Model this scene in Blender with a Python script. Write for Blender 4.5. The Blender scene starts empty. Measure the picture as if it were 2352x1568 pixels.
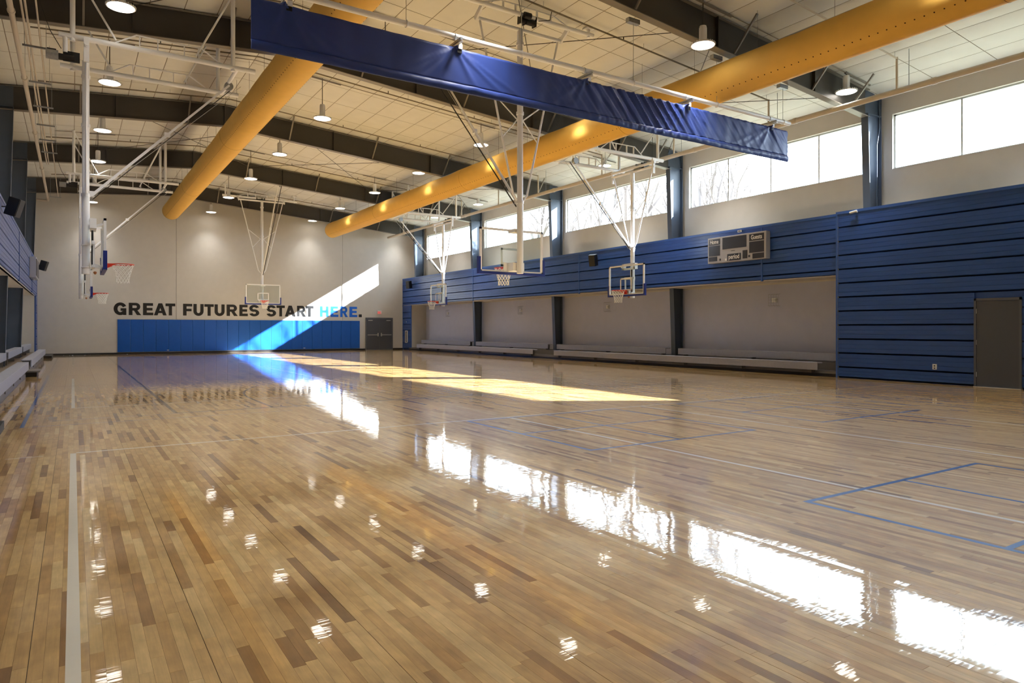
import bpy, math, random
import numpy as np
from mathutils import Vector, Matrix
S = bpy.context.scene
COL = S.collection
PI = math.pi
random.seed(7)

# ------------------------------------------------------------------ camera, sky, sun, exposure
TH = math.atan(1008.0 / 1568.0)
cd = bpy.data.cameras.new('camera'); cam = bpy.data.objects.new('camera', cd); COL.objects.link(cam)
cd.sensor_width = 36.0; cd.lens = 24.0; cd.shift_y = -30.0 / 2352.0; cd.clip_start = 0.05; cd.clip_end = 400
cam.location = (0, 0, 1.42); cam.rotation_euler = (PI / 2, 0, -TH)
S.camera = cam
S.view_settings.view_transform = 'Standard'; S.view_settings.look = 'None'
S.view_settings.exposure = 0.68; S.view_settings.gamma = 1.0; S.view_settings.use_curve_mapping = False
c_ = S.cycles
c_.use_denoising = True
c_.max_bounces = 5; c_.diffuse_bounces = 3; c_.glossy_bounces = 3; c_.transmission_bounces = 2; c_.transparent_max_bounces = 8
c_.sample_clamp_indirect = 8.0; c_.blur_glossy = 1.0
c_.use_adaptive_sampling = True; c_.adaptive_threshold = 0.07
SKY_STRENGTH = 7.6
SUN_STRENGTH = 44.0
LENS_STRENGTH = 8.0
LAMP_WATTS = 225.0
w = bpy.data.worlds.new('sky'); S.world = w; w.use_nodes = True
bg = w.node_tree.nodes['Background']; bg.inputs[0].default_value = (0.72, 0.86, 1.0, 1); bg.inputs[1].default_value = SKY_STRENGTH
sd = bpy.data.lights.new('sun', 'SUN'); sun = bpy.data.objects.new('sun', sd); COL.objects.link(sun)
sd.energy = SUN_STRENGTH; sd.color = (0.90, 0.95, 1.0); sd.angle = math.radians(0.6)
sun.rotation_euler = Vector((-1.63, 0.98, -1.0)).to_track_quat('-Z', 'Y').to_euler()
sun.location = (40, -10, 25)

# ------------------------------------------------------------------ colour and material helpers
def lin(c):
    return tuple(((v / 255.0) / 12.92 if v / 255.0 <= 0.04045 else ((v / 255.0 + 0.055) / 1.055) ** 2.4) for v in c) + (1.0,)
MATS = {}
def mat(name, rgb, rough=0.5, metal=0.0, noise=0.0, nscale=8.0, bump=0.0, bscale=60.0, bstretch=(1, 1, 1), coat=0.0, spec=0.5, emis=None, estr=0.0):
    m = bpy.data.materials.new(name); m.use_nodes = True; nt = m.node_tree; N = nt.nodes; L = nt.links
    p = N['Principled BSDF']; p.inputs['Base Color'].default_value = lin(rgb)
    p.inputs['Roughness'].default_value = rough; p.inputs['Metallic'].default_value = metal
    p.inputs['Coat Weight'].default_value = coat; p.inputs['Coat Roughness'].default_value = 0.08
    p.inputs['Specular IOR Level'].default_value = spec
    if emis: p.inputs['Emission Color'].default_value = lin(emis); p.inputs['Emission Strength'].default_value = estr
    g = N.new('ShaderNodeNewGeometry')
    if noise > 0:
        n = N.new('ShaderNodeTexNoise'); n.inputs['Scale'].default_value = nscale; n.inputs['Detail'].default_value = 4
        L.new(g.outputs['Position'], n.inputs['Vector'])
        r = N.new('ShaderNodeMapRange'); r.inputs[1].default_value = 0.3; r.inputs[2].default_value = 0.7
        r.inputs[3].default_value = 1 - noise; r.inputs[4].default_value = 1 + noise; L.new(n.outputs['Fac'], r.inputs[0])
        x = N.new('ShaderNodeVectorMath'); x.operation = 'SCALE'; x.inputs[0].default_value = lin(rgb)[:3]
        L.new(r.outputs[0], x.inputs['Scale']); L.new(x.outputs[0], p.inputs['Base Color'])
    if bump > 0:
        mp = N.new('ShaderNodeVectorMath'); mp.operation = 'MULTIPLY'; mp.inputs[1].default_value = bstretch
        L.new(g.outputs['Position'], mp.inputs[0])
        n2 = N.new('ShaderNodeTexNoise'); n2.inputs['Scale'].default_value = bscale; n2.inputs['Detail'].default_value = 3
        L.new(mp.outputs[0], n2.inputs['Vector'])
        b = N.new('ShaderNodeBump'); b.inputs['Strength'].default_value = 1.0; b.inputs['Distance'].default_value = bump
        L.new(n2.outputs['Fac'], b.inputs['Height']); L.new(b.outputs[0], p.inputs['Normal'])
    MATS[name] = m
    return m

mat('wall_paint', (204, 200, 194), 0.85, noise=0.02, nscale=3, bump=0.0006, bscale=40)
mat('recess_paint', (192, 195, 214), 0.85, noise=0.02, nscale=3, bump=0.0006, bscale=40)
mat('vinyl_liner', (220, 220, 216), 0.55, noise=0.03, nscale=2, bump=0.004, bscale=5)
mat('liner_strap', (128, 118, 102), 0.6)
mat('dark_steel', (62, 59, 56), 0.45, noise=0.06, nscale=2)
mat('column_steel', (72, 84, 102), 0.36, noise=0.05, nscale=3)
mat('flange_steel', (128, 122, 114), 0.45)
mat('white_steel', (244, 245, 248), 0.3)
mat('cream_pipe', (206, 196, 182), 0.45)
mat('galvanised', (165, 170, 175), 0.35, metal=0.7, noise=0.1, nscale=30)
mat('blue_metal', (44, 82, 156), 0.34, noise=0.05, nscale=1.5, bump=0.0035, bscale=2.2, bstretch=(1, 0.5, 1))
mat('blue_trim', (50, 90, 165), 0.4)
mat('left_panel', (62, 92, 160), 0.3, noise=0.04, nscale=1.5, bump=0.003, bscale=2)
mat('blue_pad', (0, 84, 178), 0.42, noise=0.03, nscale=4, bump=0.002, bscale=5)
mat('curtain_vinyl', (48, 70, 142), 0.42, noise=0.05, nscale=2)
mat('duct_fabric', (228, 182, 86), 0.75, noise=0.03, nscale=3, bump=0.01, bscale=2.2)
mat('duct_seam', (150, 98, 20), 0.8)
mat('hole_dark', (70, 40, 8), 0.9)
mat('bench_grey', (164, 166, 180), 0.45, noise=0.04, nscale=12)
mat('bench_metal', (120, 116, 114), 0.5, metal=0.2)
mat('black_rubber', (26, 24, 23), 0.5)
mat('black_plastic', (22, 22, 24), 0.45)
mat('door_grey', (82, 86, 96), 0.45)
mat('frame_grey', (94, 97, 106), 0.45)
mat('light_metal', (200, 200, 198), 0.3, metal=0.5)
mat('deck', (128, 114, 98), 0.5, noise=0.08, nscale=6)
mat('rim_red', (214, 52, 26), 0.35)
mat('pad_navy', (28, 48, 134), 0.45)
mat('net_white', (240, 240, 236), 0.8)
mat('window_frame', (196, 200, 202), 0.4, metal=0.3)
mat('board_grey', (176, 177, 186), 0.45)
mat('board_dark', (46, 48, 60), 0.35)
mat('letter_black', (20, 19, 20), 0.5)
mat('letter_blue', (10, 104, 222), 0.5)
mat('sign_white', (235, 235, 232), 0.4)
mat('sign_red', (214, 30, 40), 0.4, emis=(230, 30, 40), estr=0.5)
mat('print_white', (240, 240, 240), 0.5)
mat('bark', (104, 96, 92), 0.9)
mat('ground_grass', (112, 110, 88), 0.95, noise=0.15, nscale=1)
mat('line_white', (236, 230, 216), 0.3, coat=1.0)
mat('line_blue', (28, 96, 176), 0.3, coat=1.0)
mat('line_black', (36, 32, 44), 0.3, coat=1.0)
mat('seam_dark', (44, 30, 18), 0.7)
mat('yellow_label', (226, 196, 30), 0.5)
mat('copper', (168, 110, 70), 0.5)
MATS['wall_paint'].node_tree.nodes['Principled BSDF'].inputs['Specular IOR Level'].default_value = 0.25

def line_mats():
    for nm in ('line_white', 'line_blue', 'line_black'):
        nt = MATS[nm].node_tree; N = nt.nodes; g = N.new('ShaderNodeNewGeometry'); nt.links.new(ripple(N, nt.links, g.outputs['Position']), N['Principled BSDF'].inputs['Coat Normal'])
def lamp_mat():
    m = bpy.data.materials.new('lamp_lens'); m.use_nodes = True; nt = m.node_tree; nt.nodes.clear()
    o = nt.nodes.new('ShaderNodeOutputMaterial'); e = nt.nodes.new('ShaderNodeEmission')
    e.inputs[0].default_value = (1.0, 0.93, 0.82, 1); e.inputs[1].default_value = LENS_STRENGTH
    nt.links.new(e.outputs[0], o.inputs[0]); MATS['lamp_lens'] = m
lamp_mat()
def glass_mat(name, tint, gl):
    m = bpy.data.materials.new(name); m.use_nodes = True; nt = m.node_tree; nt.nodes.clear(); N = nt.nodes
    o = N.new('ShaderNodeOutputMaterial'); t = N.new('ShaderNodeBsdfTransparent'); t.inputs[0].default_value = tint
    g = N.new('ShaderNodeBsdfGlossy'); g.inputs['Roughness'].default_value = 0.02
    f = N.new('ShaderNodeLayerWeight'); f.inputs[0].default_value = 0.5
    pw = N.new('ShaderNodeMath'); pw.operation = 'POWER'; pw.inputs[1].default_value = 4.0; nt.links.new(f.outputs['Facing'], pw.inputs[0])
    mx = N.new('ShaderNodeMapRange'); mx.inputs[3].default_value = 0.02; mx.inputs[4].default_value = gl; nt.links.new(pw.outputs[0], mx.inputs[0])
    x = N.new('ShaderNodeMixShader'); nt.links.new(mx.outputs[0], x.inputs[0]); nt.links.new(t.outputs[0], x.inputs[1]); nt.links.new(g.outputs[0], x.inputs[2])
    nt.links.new(x.outputs[0], o.inputs[0]); MATS[name] = m
glass_mat('window_glass', (0.97, 0.98, 0.98, 1), 0.35)
glass_mat('board_glass', (0.93, 0.96, 0.955, 1), 0.4)

def ripple(N, L, vec):
    # cross-board sanding ripple under the varnish: tilts the reflecting normal mostly along the strips
    g = N.new('ShaderNodeNewGeometry')
    s = N.new('ShaderNodeVectorMath'); s.operation = 'MULTIPLY'; s.inputs[1].default_value = (4.0, 70.0, 1); L.new(vec, s.inputs[0])
    n = N.new('ShaderNodeTexNoise'); n.inputs['Scale'].default_value = 1.0; n.inputs['Detail'].default_value = 2; L.new(s.outputs[0], n.inputs['Vector'])
    a = N.new('ShaderNodeVectorMath'); a.operation = 'SUBTRACT'; a.inputs[1].default_value = (.5, .5, .5); L.new(n.outputs['Color'], a.inputs[0])
    b = N.new('ShaderNodeVectorMath'); b.operation = 'MULTIPLY'; b.inputs[1].default_value = (.008, .034, 0); L.new(a.outputs[0], b.inputs[0])
    s2 = N.new('ShaderNodeVectorMath'); s2.operation = 'MULTIPLY'; s2.inputs[1].default_value = (1.2, 3.5, 1); L.new(vec, s2.inputs[0])
    n2 = N.new('ShaderNodeTexNoise'); n2.inputs['Scale'].default_value = 1.0; n2.inputs['Detail'].default_value = 2; L.new(s2.outputs[0], n2.inputs['Vector'])
    a2 = N.new('ShaderNodeVectorMath'); a2.operation = 'SUBTRACT'; a2.inputs[1].default_value = (.5, .5, .5); L.new(n2.outputs['Color'], a2.inputs[0])
    b2 = N.new('ShaderNodeVectorMath'); b2.operation = 'MULTIPLY'; b2.inputs[1].default_value = (.005, .006, 0); L.new(a2.outputs[0], b2.inputs[0])
    c = N.new('ShaderNodeVectorMath'); c.operation = 'ADD'; L.new(b.outputs[0], c.inputs[0]); L.new(b2.outputs[0], c.inputs[1])
    d = N.new('ShaderNodeVectorMath'); d.operation = 'ADD'; L.new(c.outputs[0], d.inputs[0]); L.new(g.outputs['Normal'], d.inputs[1])
    e = N.new('ShaderNodeVectorMath'); e.operation = 'NORMALIZE'; L.new(d.outputs[0], e.inputs[0]); return e.outputs[0]
def wood_mat():
    m = bpy.data.materials.new('maple'); m.use_nodes = True; nt = m.node_tree; N = nt.nodes; L = nt.links
    p = N['Principled BSDF']
    a1 = N.new('ShaderNodeAttribute'); a1.attribute_type = 'GEOMETRY'; a1.attribute_name = 'tone'
    a2 = N.new('ShaderNodeAttribute'); a2.attribute_type = 'OBJECT'; a2.attribute_name = 'tone'
    ad = N.new('ShaderNodeMath'); ad.operation = 'ADD'; L.new(a1.outputs['Fac'], ad.inputs[0]); L.new(a2.outputs['Fac'], ad.inputs[1])
    g = N.new('ShaderNodeNewGeometry')
    off = N.new('ShaderNodeCombineXYZ'); mu = N.new('ShaderNodeMath'); mu.operation = 'MULTIPLY'; mu.inputs[1].default_value = 137.0
    L.new(ad.outputs[0], mu.inputs[0]); L.new(mu.outputs[0], off.inputs[2])
    pos = N.new('ShaderNodeVectorMath'); pos.operation = 'ADD'; L.new(g.outputs['Position'], pos.inputs[0]); L.new(off.outputs[0], pos.inputs[1])
    def stretched(v, sc, det):
        s = N.new('ShaderNodeVectorMath'); s.operation = 'MULTIPLY'; s.inputs[1].default_value = v; L.new(pos.outputs[0], s.inputs[0])
        n = N.new('ShaderNodeTexNoise'); n.inputs['Scale'].default_value = sc; n.inputs['Detail'].default_value = det; L.new(s.outputs[0], n.inputs['Vector'])
        return n
    ramp = N.new('ShaderNodeValToRGB'); cr = ramp.color_ramp; L.new(ad.outputs[0], ramp.inputs[0])
    cr.elements[0].position = 0.0; cr.elements[0].color = lin((122, 84, 42))
    cr.elements[1].position = 1.0; cr.elements[1].color = lin((228, 197, 138))
    for q, c in ((0.08, (160, 117, 64)), (0.3, (192, 150, 90)), (0.55, (210, 171, 109)), (0.8, (220, 184, 123))):
        e = cr.elements.new(q); e.color = lin(c)
    mott = stretched((1.6, 0.9, 1), 7.0, 4)
    grain = stretched((60, 2.5, 1), 2.2, 5)
    flame = stretched((14, 1.6, 1), 2.0, 3)
    def scl(src, lo, hi, prev):
        r = N.new('ShaderNodeMapRange'); r.inputs[1].default_value = 0.3; r.inputs[2].default_value = 0.7; r.inputs[3].default_value = lo; r.inputs[4].default_value = hi
        L.new(src.outputs['Fac'], r.inputs[0])
        x = N.new('ShaderNodeVectorMath'); x.operation = 'SCALE'; L.new(prev, x.inputs[0]); L.new(r.outputs[0], x.inputs['Scale']); return x.outputs[0]
    c = scl(mott, 0.80, 1.10, ramp.outputs[0]); c = scl(grain, 0.91, 1.05, c); c = scl(flame, 0.88, 1.07, c)
    L.new(c, p.inputs['Base Color'])
    p.inputs['Roughness'].default_value = 0.42; p.inputs['Coat Weight'].default_value = 1.0; p.inputs['Coat Roughness'].default_value = 0.035; p.inputs['Coat IOR'].default_value = 1.41
    nrm = ripple(N, L, pos.outputs[0]); L.new(nrm, p.inputs['Coat Normal'])
    MATS['maple'] = m
wood_mat(); line_mats()

# ------------------------------------------------------------------ mesh helpers
def wloc(o):
    v = Vector((0, 0, 0))
    while o: v += o.location; o = o.parent
    return v
class MB:
    def __init__(s): s.v = []; s.f = []
    def add(s, vs, fs):
        k = len(s.v); s.v += [tuple(q) for q in vs]; s.f += [tuple(i + k for i in f) for f in fs]; return s
    def box(s, x0, x1, y0, y1, z0, z1, M=None):
        vs = [Vector((x, y, z)) for z in (z0, z1) for y in (y0, y1) for x in (x0, x1)]
        if M: vs = [M @ q for q in vs]
        return s.add(vs, [(0, 2, 3, 1), (4, 5, 7, 6), (0, 1, 5, 4), (2, 6, 7, 3), (0, 4, 6, 2), (1, 3, 7, 5)])
    def tube(s, pts, r, n=8, cap=True):
        pts = [Vector(q) for q in pts]; rr = r if isinstance(r, (list, tuple)) else [r] * len(pts)
        vs = []; up = None
        for i, q in enumerate(pts):
            if i == 0: d = pts[1] - q
            elif i == len(pts) - 1: d = q - pts[i - 1]
            else: d = (pts[i + 1] - q).normalized() + (q - pts[i - 1]).normalized()
            d = d.normalized()
            if up is None:
                up = Vector((0, 0, 1)) if abs(d.z) < 0.9 else Vector((1, 0, 0))
            a = (up - d * up.dot(d)).normalized(); b = d.cross(a); up = a
            k = 1.0
            if 0 < i < len(pts) - 1:
                k = 1.0 / max(0.5, d.dot((pts[i + 1] - q).normalized()))
            for j in range(n):
                t = 2 * PI * j / n; vs.append(q + (a * math.cos(t) + b * math.sin(t)) * rr[i])
        fs = []
        for i in range(len(pts) - 1):
            for j in range(n):
                fs.append((i * n + j, (i + 1) * n + j, (i + 1) * n + (j + 1) % n, i * n + (j + 1) % n))
        if cap:
            fs.append(tuple(range(n))); fs.append(tuple(reversed(range((len(pts) - 1) * n, len(pts) * n))))
        return s.add(vs, fs)
    def bar(s, p0, p1, w_, h_):
        p0, p1 = Vector(p0), Vector(p1); d = (p1 - p0); L_ = d.length; d.normalize()
        up = Vector((0, 0, 1)) if abs(d.z) < 0.95 else Vector((1, 0, 0))
        a = d.cross(up).normalized(); b = a.cross(d)
        vs = [p0 + d * t * L_ + a * i * w_ / 2 + b * j * h_ / 2 for t in (0, 1) for i, j in ((-1, -1), (1, -1), (1, 1), (-1, 1))]
        return s.add(vs, [(0, 1, 2, 3), (7, 6, 5, 4), (0, 4, 5, 1), (1, 5, 6, 2), (2, 6, 7, 3), (3, 7, 4, 0)])
    def prism(s, poly, axis, a0, a1):
        n = len(poly); vs = []
        for a in (a0, a1):
            for (p, q) in poly:
                vs.append((a, p, q) if axis == 'x' else (p, a, q) if axis == 'y' else (p, q, a))
        fs = [tuple(range(n)), tuple(reversed(range(n, 2 * n)))] + [(i, n + i, n + (i + 1) % n, (i + 1) % n) for i in range(n)]
        return s.add(vs, fs)
    def lathe(s, prof, c, n=20):
        vs = []; m_ = len(prof)
        for j in range(n):
            t = 2 * PI * j / n
            for (r, z) in prof: vs.append((c[0] + r * math.cos(t), c[1] + r * math.sin(t), c[2] + z))
        fs = [(j * m_ + i, ((j + 1) % n) * m_ + i, ((j + 1) % n) * m_ + i + 1, j * m_ + i + 1) for j in range(n) for i in range(m_ - 1)]
        return s.add(vs, fs)
    def torus(s, c, R, r, n=24, m_=8, rot=None):
        vs = []
        for i in range(n):
            t = 2 * PI * i / n
            for j in range(m_):
                q = 2 * PI * j / m_; v = Vector(((R + r * math.cos(q)) * math.cos(t), (R + r * math.cos(q)) * math.sin(t), r * math.sin(q)))
                if rot: v = rot @ v
                vs.append(v + Vector(c))
        fs = [(i * m_ + j, ((i + 1) % n) * m_ + j, ((i + 1) % n) * m_ + (j + 1) % m_, i * m_ + (j + 1) % m_) for i in range(n) for j in range(m_)]
        return s.add(vs, fs)
    def xform(s, M):
        s.v = [tuple(M @ Vector(q)) for q in s.v]; return s
    def build(s, name, m, parent=None, smooth=True, origin=None, local=False, bev=0):
        if parent is not None and not local: o0 = wloc(parent)
        elif local: o0 = Vector((0, 0, 0))
        else:
            if origin is not None: o0 = Vector(origin)
            else:
                A = np.array(s.v); o0 = Vector(((A[:, 0].min() + A[:, 0].max()) / 2, (A[:, 1].min() + A[:, 1].max()) / 2, A[:, 2].min()))
        me = bpy.data.meshes.new(name); me.from_pydata([tuple(Vector(q) - o0) for q in s.v], [], s.f)
        me.materials.append(MATS[m])
        bm_fix(me)
        if smooth:
            me.shade_smooth(); me.set_sharp_from_angle(angle=math.radians(38))
        o = bpy.data.objects.new(name, me); COL.objects.link(o)
        if parent is not None: o.parent = parent
        else: o.location = o0
        if bev:
            b = o.modifiers.new('bevel', 'BEVEL'); b.width = bev; b.segments = 2; b.limit_method = 'ANGLE'
        return o
import bmesh
def bm_fix(me):
    b = bmesh.new(); b.from_mesh(me); bmesh.ops.recalc_face_normals(b, faces=b.faces); b.to_mesh(me); b.free()
def thing(name, label, cat, loc=(0, 0, 0), rz=0, group=None, kind=None):
    o = bpy.data.objects.new(name, None); o.empty_display_size = 0.2; COL.objects.link(o); o.location = loc; o.rotation_euler = (0, 0, rz)
    o['label'] = label; o['category'] = cat
    if group: o['group'] = group
    if kind: o['kind'] = kind
    return o
def tag(o, label=None, cat=None, group=None, kind=None):
    if label: o['label'] = label
    if cat: o['category'] = cat
    if group: o['group'] = group
    if kind: o['kind'] = kind
    return o
def copy_tree(o, parent=None):
    c = o.copy(); COL.objects.link(c); c.parent = parent
    for ch in list(o.children): copy_tree(ch, c)
    return c
def inst(name, me, parent, loc, scale=(1, 1, 1), rot=(0, 0, 0)):
    o = bpy.data.objects.new(name, me); COL.objects.link(o); o.parent = parent; o.location = loc; o.scale = scale; o.rotation_euler = rot
    return o
def mesh_of(mb, name, m, smooth=False):
    me = bpy.data.meshes.new(name); me.from_pydata(mb.v, [], mb.f); me.materials.append(MATS[m]); bm_fix(me)
    if smooth: me.shade_smooth(); me.set_sharp_from_angle(angle=math.radians(38))
    return me
def project(x, y, z):
    s_, c2 = math.sin(TH), math.cos(TH); d = x * s_ + y * c2; r = x * c2 - y * s_
    if d < 0.3: return None
    return 1176 + 1568 * r / d, 754 - 1568 * (z - 1.42) / d, d

# ------------------------------------------------------------------ main dimensions
YF = 42.95; YB = -6.0; XR = 19.9; XL = -2.3; XFR = 18.8; XFL = -1.58; XNB = 18.54; YNB = 11.5
RIDGE_X, RIDGE_Z, SL, SR = 4.6, 9.5, 0.078, 0.0835
def zc(x): return RIDGE_Z - (SR * (x - RIDGE_X) if x > RIDGE_X else SL * (RIDGE_X - x))
FRAMES = [3.3, 11.0, 18.7, 26.4, 34.1, 41.8]

# ------------------------------------------------------------------ floor of maple strips
floor = MB().box(-2.4, 20.0, YB, YF + 0.1, -0.15, -0.012).build('floor', 'seam_dark', smooth=False, origin=(0, 0, 0)); tag(floor, kind='structure')
RW, GAP = 0.055, 0.0004
rows = []; x = -0.16 - 0.66 * 3
pl = []     # x0,x1,y0,y1
rng = random.Random(11)
while x < 18.9:
    for k in range(12):
        xa = x + k * RW + (0.0014 if k == 0 else GAP); xb = x + (k + 1) * RW - (0.0014 if k == 11 else GAP)
        if xb > 18.95 or xa < -2.3: continue
        y = -2.6 - rng.random() * 0.8
        while y < YF:
            l = rng.choice((0.35, 0.5, 0.62, 0.7, 0.85, 1.0, 1.2)) * rng.uniform(0.8, 1.2)
            y1 = min(y + l, YF)
            if y1 - y > 0.05: pl.append((xa, xb, y + 0.0005, y1 - 0.0005))
            y = y1
    x += 0.66
P = np.array(pl); n = len(P)
nr = np.random.RandomState(3)
tone = np.clip(nr.normal(0.56, 0.2, n), 0.0, 1.0); dk = nr.rand(n) < 0.07; tone[dk] = nr.uniform(0, 0.16, dk.sum())
tx = nr.normal(0, 0.0024, n); ty = nr.normal(0, 0.00025, n)       # tilt across and along each strip
cx = (P[:, 0] + P[:, 1]) / 2; cy = (P[:, 2] + P[:, 3]) / 2; hw = (P[:, 1] - P[:, 0]) / 2; hl = (P[:, 3] - P[:, 2]) / 2
s_, c2 = math.sin(TH), math.cos(TH); D = cx * s_ + cy * c2; R = cx * c2 - cy * s_
with np.errstate(all='ignore'):
    U = 1176 + 1568 * R / D; V = 754 + 1568 * 1.42 / D
    A = np.where((D > 1.5) & (U > -20) & (U < 2372) & (V < 1575), hw * hl / D ** 3, 0)
near = np.argsort(-A)[:290]; isn = np.zeros(n, bool); isn[near] = True
unit = MB().box(-0.5, 0.5, -0.5, 0.5, -1, 0); pm = mesh_of(unit, 'plank', 'maple')
for i in near:
    o = inst('plank', pm, floor, (cx[i], cy[i], 0), (2 * hw[i], 2 * hl[i], 0.011), (ty[i], -tx[i], 0)); o['tone'] = float(tone[i])
J = np.where(~isn)[0]; m_ = len(J)
vx = np.zeros((m_, 8, 3)); sx = np.array([-1, 1, 1, -1] * 2); sy = np.array([-1, -1, 1, 1] * 2)
vx[:, :, 0] = cx[J, None] + sx * hw[J, None]; vx[:, :, 1] = cy[J, None] + sy * hl[J, None]
zt = sx * hw[J, None] * tx[J, None] + sy * np.minimum(hl[J, None], 0.4) * ty[J, None]
vx[:, :, 2] = zt; vx[:, 4:, 2] -= 0.011
fq = np.array([(0, 1, 2, 3), (0, 4, 5, 1), (1, 5, 6, 2), (2, 6, 7, 3), (3, 7, 4, 0)])
F = (fq[None] + 8 * np.arange(m_)[:, None, None]).reshape(-1)
me = bpy.data.meshes.new('strip_boards'); me.vertices.add(m_ * 8); me.vertices.foreach_set('co', vx.reshape(-1))
me.loops.add(len(F)); me.loops.foreach_set('vertex_index', F)
me.polygons.add(m_ * 5); me.polygons.foreach_set('loop_start', np.arange(m_ * 5) * 4); me.polygons.foreach_set('loop_total', np.full(m_ * 5, 4))
me.update(); me.validate(); me.shade_flat()
at = me.attributes.new('tone', 'FLOAT', 'FACE'); at.data.foreach_set('value', np.repeat(tone[J], 5))
me.materials.append(MATS['maple'])
sb = bpy.data.objects.new('strip_boards', me); COL.objects.link(sb); sb.parent = floor; tag(sb, kind='stuff')

def line(pts, wdt, m, closed=False, z=0.0007):
    """a painted court line along pts"""
    pts = [Vector((p[0], p[1], 0)) for p in pts]; k = len(pts); mb = MB()
    L_ = []; R_ = []
    for i, p in enumerate(pts):
        a = pts[(i - 1) % k] if (closed or i > 0) else p; b = pts[(i + 1) % k] if (closed or i < k - 1) else p
        d1 = (p - a).normalized() if (p - a).length > 1e-6 else (b - p).normalized(); d2 = (b - p).normalized() if (b - p).length > 1e-6 else d1
        t = (d1 + d2).normalized(); nn = Vector((-t.y, t.x, 0)); kk = wdt / 2 / max(0.3, nn.dot(Vector((-d1.y, d1.x, 0))))
        L_.append(p + nn * kk); R_.append(p - nn * kk)
    for i in range(k if closed else k - 1):
        j = (i + 1) % k
        mb.add([(*L_[i][:2], z), (*R_[i][:2], z), (*R_[j][:2], z), (*L_[j][:2], z), (*L_[i][:2], z - .0012), (*R_[i][:2], z - .0012), (*R_[j][:2], z - .0012), (*L_[j][:2], z - .0012)],
               [(3, 2, 1, 0), (4, 5, 6, 7), (0, 1, 5, 4), (2, 3, 7, 6)])
    return mb.build('court_line', m, floor, smooth=False)
def arc(cx_, cy_, r, a0, a1, n_=32):
    return [(cx_ + r * math.cos(math.radians(a0 + (a1 - a0) * i / n_)), cy_ + r * math.sin(math.radians(a0 + (a1 - a0) * i / n_))) for i in range(n_ + 1)]
W_, B_, K_ = 'line_white', 'line_blue', 'line_black'
line([(0, 1.5), (0, 9.22)], 0.056, W_); line([(0, 14.46), (0, 23.0)], 0.056, W_); line([(0, 31), (0, 41.5)], 0.056, W_)
line([(0.03, 9.24), (18.0, 9.24)], 0.045, W_); line([(-0.62, 9.2), (-0.28, 9.2)], 0.02, W_)
line([(0.03, 14.46), (9.3, 14.46)], 0.04, W_)
for xx in (5.85, 8.73, 11.7): line([(xx, -2), (xx, 9.22)], 0.05, W_)
line([(17.9, 9.24), (17.9, -2)], 0.05, W_)
line([(5.92, 14.46), (5.92, 41.5)], 0.04, W_); line([(11.9, 14.46), (11.9, 41.5)], 0.04, W_)
line([(6.4, 14.46), (17.9, 14.46)], 0.035, W_, z=0.0006)
for (xa, xb, ya, yb) in ((5.08, 8.02, 6.2, 9.15), (9.55, 12.42, 6.16, 9.12), (5.06, 8.0, 0.55, 3.4)):
    line([(xa, ya), (xb, ya), (xb, yb), (xa, yb)], 0.05, B_, closed=True, z=0.0009)
    line([((xa + xb) / 2, ya), ((xa + xb) / 2, yb)], 0.045, B_, z=0.0009); line([(xa, (ya + yb) / 2), (xb, (ya + yb) / 2)], 0.045, B_, z=0.001)
line([(-0.62, 12.0), (-0.62, 25.2)], 0.052, B_); line([(-0.62, 26.6), (-0.62, 40.6)], 0.052, B_)
line([(-0.6, 12.02), (3.2, 12.02)], 0.02, B_); line([(-0.3, 12.62), (16.5, 12.62)], 0.02, B_)
line([(-0.62, 24.4), (16.9, 24.4)], 0.03, B_)
for cyy in (18.2, 32.5):
    line([(-0.6, cyy - 1.83), (5.0, cyy - 1.83)], 0.035, B_); line([(-0.6, cyy + 1.83), (5.0, cyy + 1.83)], 0.035, B_)
    line(arc(5.0, cyy, 1.75, -95, 95), 0.06, B_)
    line(arc(13.4, cyy + 3.2, 1.8, 90, 270), 0.06, B_)
# black basketball court running the length of the hall
line([(1.45, 12.72), (1.45, 41.6)], 0.06, K_); line([(1.45, 12.72), (16.6, 12.72)], 0.045, K_); line([(16.6, 12.72), (16.6, 41.6)], 0.05, K_)
for yy, sg in ((14.6, 1), (39.2, -1)):
    yb_ = 12.72 if sg > 0 else 41.1
    pts = [(3.03, yb_)] + [(p[0], yy + sg * abs(p[1])) for p in arc(9.05, 0, 6.02, 180, 0)] + [(15.07, yb_)]
    line(pts, 0.05, K_)
    fy = yb_ + sg * 5.8
    line([(7.2, yb_), (7.2, fy)], 0.05, K_); line([(10.9, yb_), (10.9, fy)], 0.05, K_); line([(7.2, fy), (10.9, fy)], 0.05, K_)
    line([(p[0], fy + sg * abs(p[1])) for p in arc(9.05, 0, 1.83, 180, 0)], 0.05, K_)
line(arc(9.05, 27.0, 1.83, 0, 360, 40)[:-1], 0.05, K_, closed=True); line([(1.45, 27.0), (16.6, 27.0)], 0.05, K_)

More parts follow.
